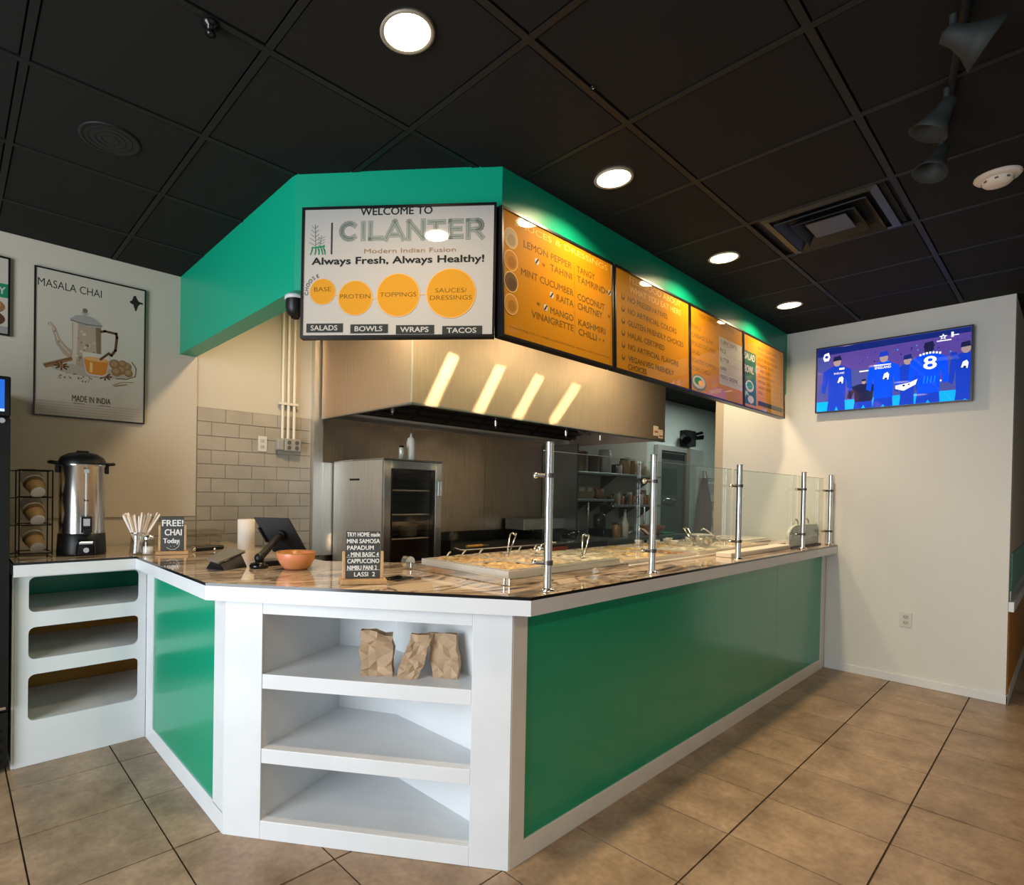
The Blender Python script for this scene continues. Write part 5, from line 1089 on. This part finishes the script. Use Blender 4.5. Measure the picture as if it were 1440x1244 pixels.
# tablet on arm
t = thing('point_of_sale_tablet', 'black tablet on a jointed arm, facing away toward the kitchen side', 'tablet')
TL, TR, BR2, BL = Vector((1.272,2.93,1.276)), Vector((1.412,2.80,1.276)), Vector((1.512,2.765,1.088)), Vector((1.372,2.893,1.086))
ux, vx = (TR-TL), (BL-TL); n = ux.cross(vx).normalized()
if n.dot(Vector((-1,-1,0))) < 0: n = -n
def slab(A, B, C, D, n, c0, c1, m, mb): mb.add([p+n*c for c in (c0, c1) for p in (A, B, C, D)], [(0,1,2,3),(7,6,5,4),(0,4,5,1),(1,5,6,2),(2,6,7,3),(3,7,4,0)], m)
m = MB(); slab(TL,TR,BR2,BL,n,-0.004,0.006,BLACK,m); m.build('shell', t, bevel=.002)
m = MB(); slab(TL+(TR-TL)*.0,TR,BR2,BL,n,-0.007,-0.0045,STEELD,m); m.build('screen_bezel', t)
c = (TL+TR+BR2+BL)/4; m = MB(); m.cyl(c+n*.0062,c+n*.03,0.030,BLACK,seg=20); m.sphere(c+n*.034,0.018,BLACK,12); m.build('mount_plate', t)
E1 = c+n*.034; base = Vector((1.150, 2.58, ZT0)); E2 = base+Vector((0.01,0.02,0.045))
m = MB(); m.cyl(E1, E2, 0.017, BLACK, r1=0.020, seg=16); m.sphere(E2, 0.025, BLACK, 12); m.build('arm', t)
m = MB(); m.lathe(base, [(0,0),(0.044,0),(0.046,0.012),(0.038,0.024),(0.02,0.03),(0,0.03)], BLACKG, 28); m.box(base.x+0.03, base.x+0.17, base.y+0.03, base.y+0.07, ZT0, ZT0+0.022, BLACK); m.build('base', t)
m = MB(); q0 = TL+(BL-TL)*.28-(TR-TL)*.02; slab(q0, q0+(TR-TL)*.05, q0+(TR-TL)*.05+(BL-TL)*.42, q0+(BL-TL)*.42, n, 0.0065, 0.02, BLACKG, m); m.build('card_slot', t)
# payment terminal on wedge stand
t = thing('payment_terminal', 'grey slanted payment tablet on a black wedge stand', 'payment terminal')
a_, b_2, c_, d_ = Vector((0.935,2.679,1.092)), Vector((0.945,2.561,1.085)), Vector((1.115,2.662,1.118)), Vector((1.094,2.818,1.124))
n = (b_2-a_).cross(c_-a_).normalized(); n = n if n.z > 0 else -n
m = MB(); slab(a_,b_2,c_,d_,n,0.0,0.008,mat('terminal_grey',(0.16,0.15,0.13),0.3),m); m.build('screen', t, bevel=.002)
m = MB(); k = 0.004; slab(a_,b_2,c_,d_,n,-0.003,-0.0005,CHROME,m); m.build('rim', t)
m = MB(); lo = [(0.94,2.70,ZT0),(0.98,2.575,ZT0),(1.115,2.64,ZT0),(1.10,2.80,ZT0)]; hi = [tuple((a_+(c_-a_)*.12)-n*.004), tuple((b_2+(d_-b_2)*.12)-n*.004), tuple((c_+(a_-c_)*.12)-n*.004), tuple((d_+(b_2-d_)*.12)-n*.004)]
m.add(lo+hi, [(3,2,1,0),(4,5,6,7),(0,1,5,4),(1,2,6,5),(2,3,7,6),(3,0,4,7)], BLACK); m.build('wedge_stand', t)
# orange bowl
t = thing('orange_bowl', 'glazed orange bowl with a pinkish patch beside the tablet base', 'bowl', (1.278, 2.448, ZT0+0.0005))
OB = mat('orange_glaze', (0.58, 0.25, 0.05), 0.3, vcol=(0.72,0.25,0.14), vscale=9)
MB().lathe((0,0,0), [(0,0),(0.052,0.0),(0.066,0.012),(0.086,0.045),(0.094,0.078),(0.0925,0.081),(0.089,0.078),(0.080,0.046),(0.06,0.016),(0,0.012)], OB, 40).build('shell', t)
MB().lathe((0,0,0), [(0.0945,0.0785),(0.0938,0.083),(0.0892,0.0835),(0.0885,0.0785)], mat('bowl_rim',(0.42,0.18,0.04),0.3), 40).build('rim', t)
# black card behind chalkboard menu
t = thing('black_coaster', 'flat black coaster on the marble beside the chalkboard menu', 'coaster', (1.50, 1.93, ZT0+0.0005), rz=0.3); MB().box(-0.06,0.06,-0.045,0.045,0,0.004,BLACK).build('pad', t, bevel=.001); MB().box(-0.05,0.05,-0.035,0.035,0.0041,0.0048,BLACKG).build('top_face', t)

# ================================================================== PAPER BAGS
KR = mat('kraft_paper', (0.46, 0.315, 0.19), 0.7, var=0.15, vscale=14, bump=0.25, bscale=28)
def paper_bag(label, x, y, z, w, d, h, rz, lean=(0,0), pinch=0.6, seed=1, notch=True):
    rnd = random.Random(seed); t = thing('paper_bag', label, 'bag', (x, y, z), rz=rz, group='crumpled brown paper bags on the white shelf')
    nxs, nys, nz = 5, 3, 9; ring_ = []
    for i in range(nxs): ring_.append((-1+2*i/(nxs-1), -1))
    for j in range(1, nys): ring_.append((1, -1+2*j/(nys-1)))
    for i in range(1, nxs): ring_.append((1-2*i/(nxs-1), 1))
    for j in range(1, nys-1): ring_.append((-1, 1-2*j/(nys-1)))
    n = len(ring_); v = []
    for k in range(nz+1):
        f = k/nz; cr_ = 0.003 if k == 0 else 0.0068
        for i, (a, b) in enumerate(ring_):
            ww = w/2*(1+0.05*math.sin(f*9+seed)); dd = d/2*(1-pinch*f*f)
            px = a*ww+rnd.uniform(-cr_, cr_)*.6; py = b*dd+rnd.uniform(-cr_, cr_)*(1.6 if abs(b) == 1 else .6)
            pz = f*h+(rnd.uniform(-.006,.006) if 0 < k < nz else 0)
            if k == nz and notch: pz -= (0.035 if a > 0.4 else 0.0)+rnd.uniform(0,.004)
            px += lean[0]*f; py += lean[1]*f; v.append((px, py, max(pz,0.0)))
    fs = []
    for k in range(nz):
        for i in range(n):
            a0, a1, b1, b0 = k*n+i, k*n+(i+1)%n, (k+1)*n+(i+1)%n, (k+1)*n+i
            fs += [(a0,a1,b1),(a0,b1,b0)] if (i+k) % 2 else [(a0,a1,b0),(a1,b1,b0)]
    m = MB(); m.add(v, fs, KR); m.add(v[:n], [tuple(range(n))[::-1]], KR)
    o = m.build('body', t); md = o.modifiers.new('thick', 'SOLIDIFY'); md.thickness = 0.0012; md.offset = 1
    # folded top band
    m = MB(); top = v[-n:]; b2 = [(p[0]*1.02, p[1]*1.02+(-.004 if p[1] < lean[1] else .004), p[2]-0.028) for p in top]; tp_ = [(p[0]*1.01, p[1]+(-.002 if p[1] < lean[1] else .002), p[2]+.002) for p in top]
    m.add(b2+tp_, [(i,(i+1)%n,n+(i+1)%n,n+i) for i in range(n)], KR); m.build('folded_rim', t)
    return t
ZS = 0.6768
paper_bag('crumpled brown paper bag standing upright alone in the middle of the top shelf', 1.357, 1.875, ZS, 0.130, 0.085, 0.178, -0.72, (-0.004,0), 0.55, 3)

paper_bag('crumpled brown paper bag leaning with its top tipped over toward its neighbour', 1.424, 1.764, ZS, 0.085, 0.075, 0.168, -0.72, (0.062,0.02), 0.75, 11, False)
paper_bag('crumpled brown paper bag propped against the inner cabinet wall, behind the tipped bag', 1.566, 1.676, ZS, 0.110, 0.085, 0.170, -0.95, (-0.020,0.0), 0.80, 23, False)

# tall drinks cooler beside the posters
t = thing('drinks_cooler', 'tall black drinks cooler with a glowing blue header beside the shelf unit', 'cooler')
CX0, CX1, CY0, CY1 = -0.46, 0.236, 3.42, 4.045
MB().box(CX0, CX1, CY0+0.05, CY1, 0.03, 1.96, BLACK).build('body', t, bevel=0.006)
MB().box(CX0, CX1, CY0, CY0+0.049, 1.765, 1.96, BLACKG).build('header', t, bevel=0.006)
hp = Panel((CX0+0.02, CY0-0.0003, 1.942), (1,0,0), (0,0,-1), (0,-1,0)); hw = CX1-CX0-0.045
B1_, B2_, B3_ = mat('cooler_blue', (0.01,0.09,0.42), 0.2, emit=1.0), mat('cooler_sky', (0.10,0.25,0.62), 0.2, emit=1.0), mat('cooler_pale', (0.40,0.48,0.70), 0.2, emit=1.0)
hp.rect(0, 0, hw, 0.155, B1_)
for k in range(34): hp.disc(random.uniform(0.03, hw-0.03), random.uniform(0.05,0.14), random.uniform(0.006,0.016), random.choice([B2_,B3_,B2_]), n=9)
hp.rect(0, 0.142, hw, 0.155, B3_); hp.build('lit_header_picture', t)
dr = MB().box(CX0, CX0+0.06, CY0, CY0+0.045, 0.315, 1.755, BLACK).box(CX1-0.06, CX1, CY0, CY0+0.045, 0.315, 1.755, BLACK).box(CX0+0.06, CX1-0.06, CY0, CY0+0.045, 1.70, 1.755, BLACK).box(CX0+0.06, CX1-0.06, CY0, CY0+0.045, 0.315, 0.37, BLACK).build('door', t, bevel=0.003)
MB().box(CX0+0.061, CX1-0.061, CY0+0.015, CY0+0.020, 0.371, 1.699, mat('cooler_glass', (0.01,0.012,0.012), 0.05)).build('glass_pane', dr)
MB().cyl((CX1-0.035,CY0-0.012,1.742),(CX1-0.035,CY0-0.0005,1.742),0.013,CHROME,seg=16).build('lock', dr); MB().box(CX1-0.04,CX1-0.01,CY0-0.006,CY0-0.0005,0.325,0.338,CHROME).build('hinge', dr)
MB().box(CX0, CX1, CY0+0.01, CY0+0.049, 0.03, 0.305, BLACK).build('kick_grille', t, bevel=0.003)
for k in range(4): MB().box(CX0+0.04, CX1-0.03, CY0+0.004, CY0+0.0095, 0.06+k*0.05, 0.078+k*0.05, BLACKG).build('grille_slat', t)
for x in (CX0+0.05, CX1-0.05): MB().cyl((x,CY0+0.1,0.0),(x,CY0+0.1,0.0295),0.02,STEELD,seg=12).build('foot', t)
# ================================================================== put every empty at the base of its thing
def leaves(o):
    out = [o] if o.type == 'MESH' else []
    for c in o.children: out += leaves(c)
    return out
for o in [x for x in bpy.data.objects if x.type == 'EMPTY' and x.parent is None and x.location.length < 1e-6]:
    ks = leaves(o)
    if not ks: continue
    P = [v.co for k in ks for v in k.data.vertices]
    lo = [min(p[i] for p in P) for i in range(3)]; hi = [max(p[i] for p in P) for i in range(3)]
    b = Vector(((lo[0]+hi[0])/2, (lo[1]+hi[1])/2, lo[2])); o.location = b
    for c in o.children: c.matrix_parent_inverse = Matrix.Translation(-b)
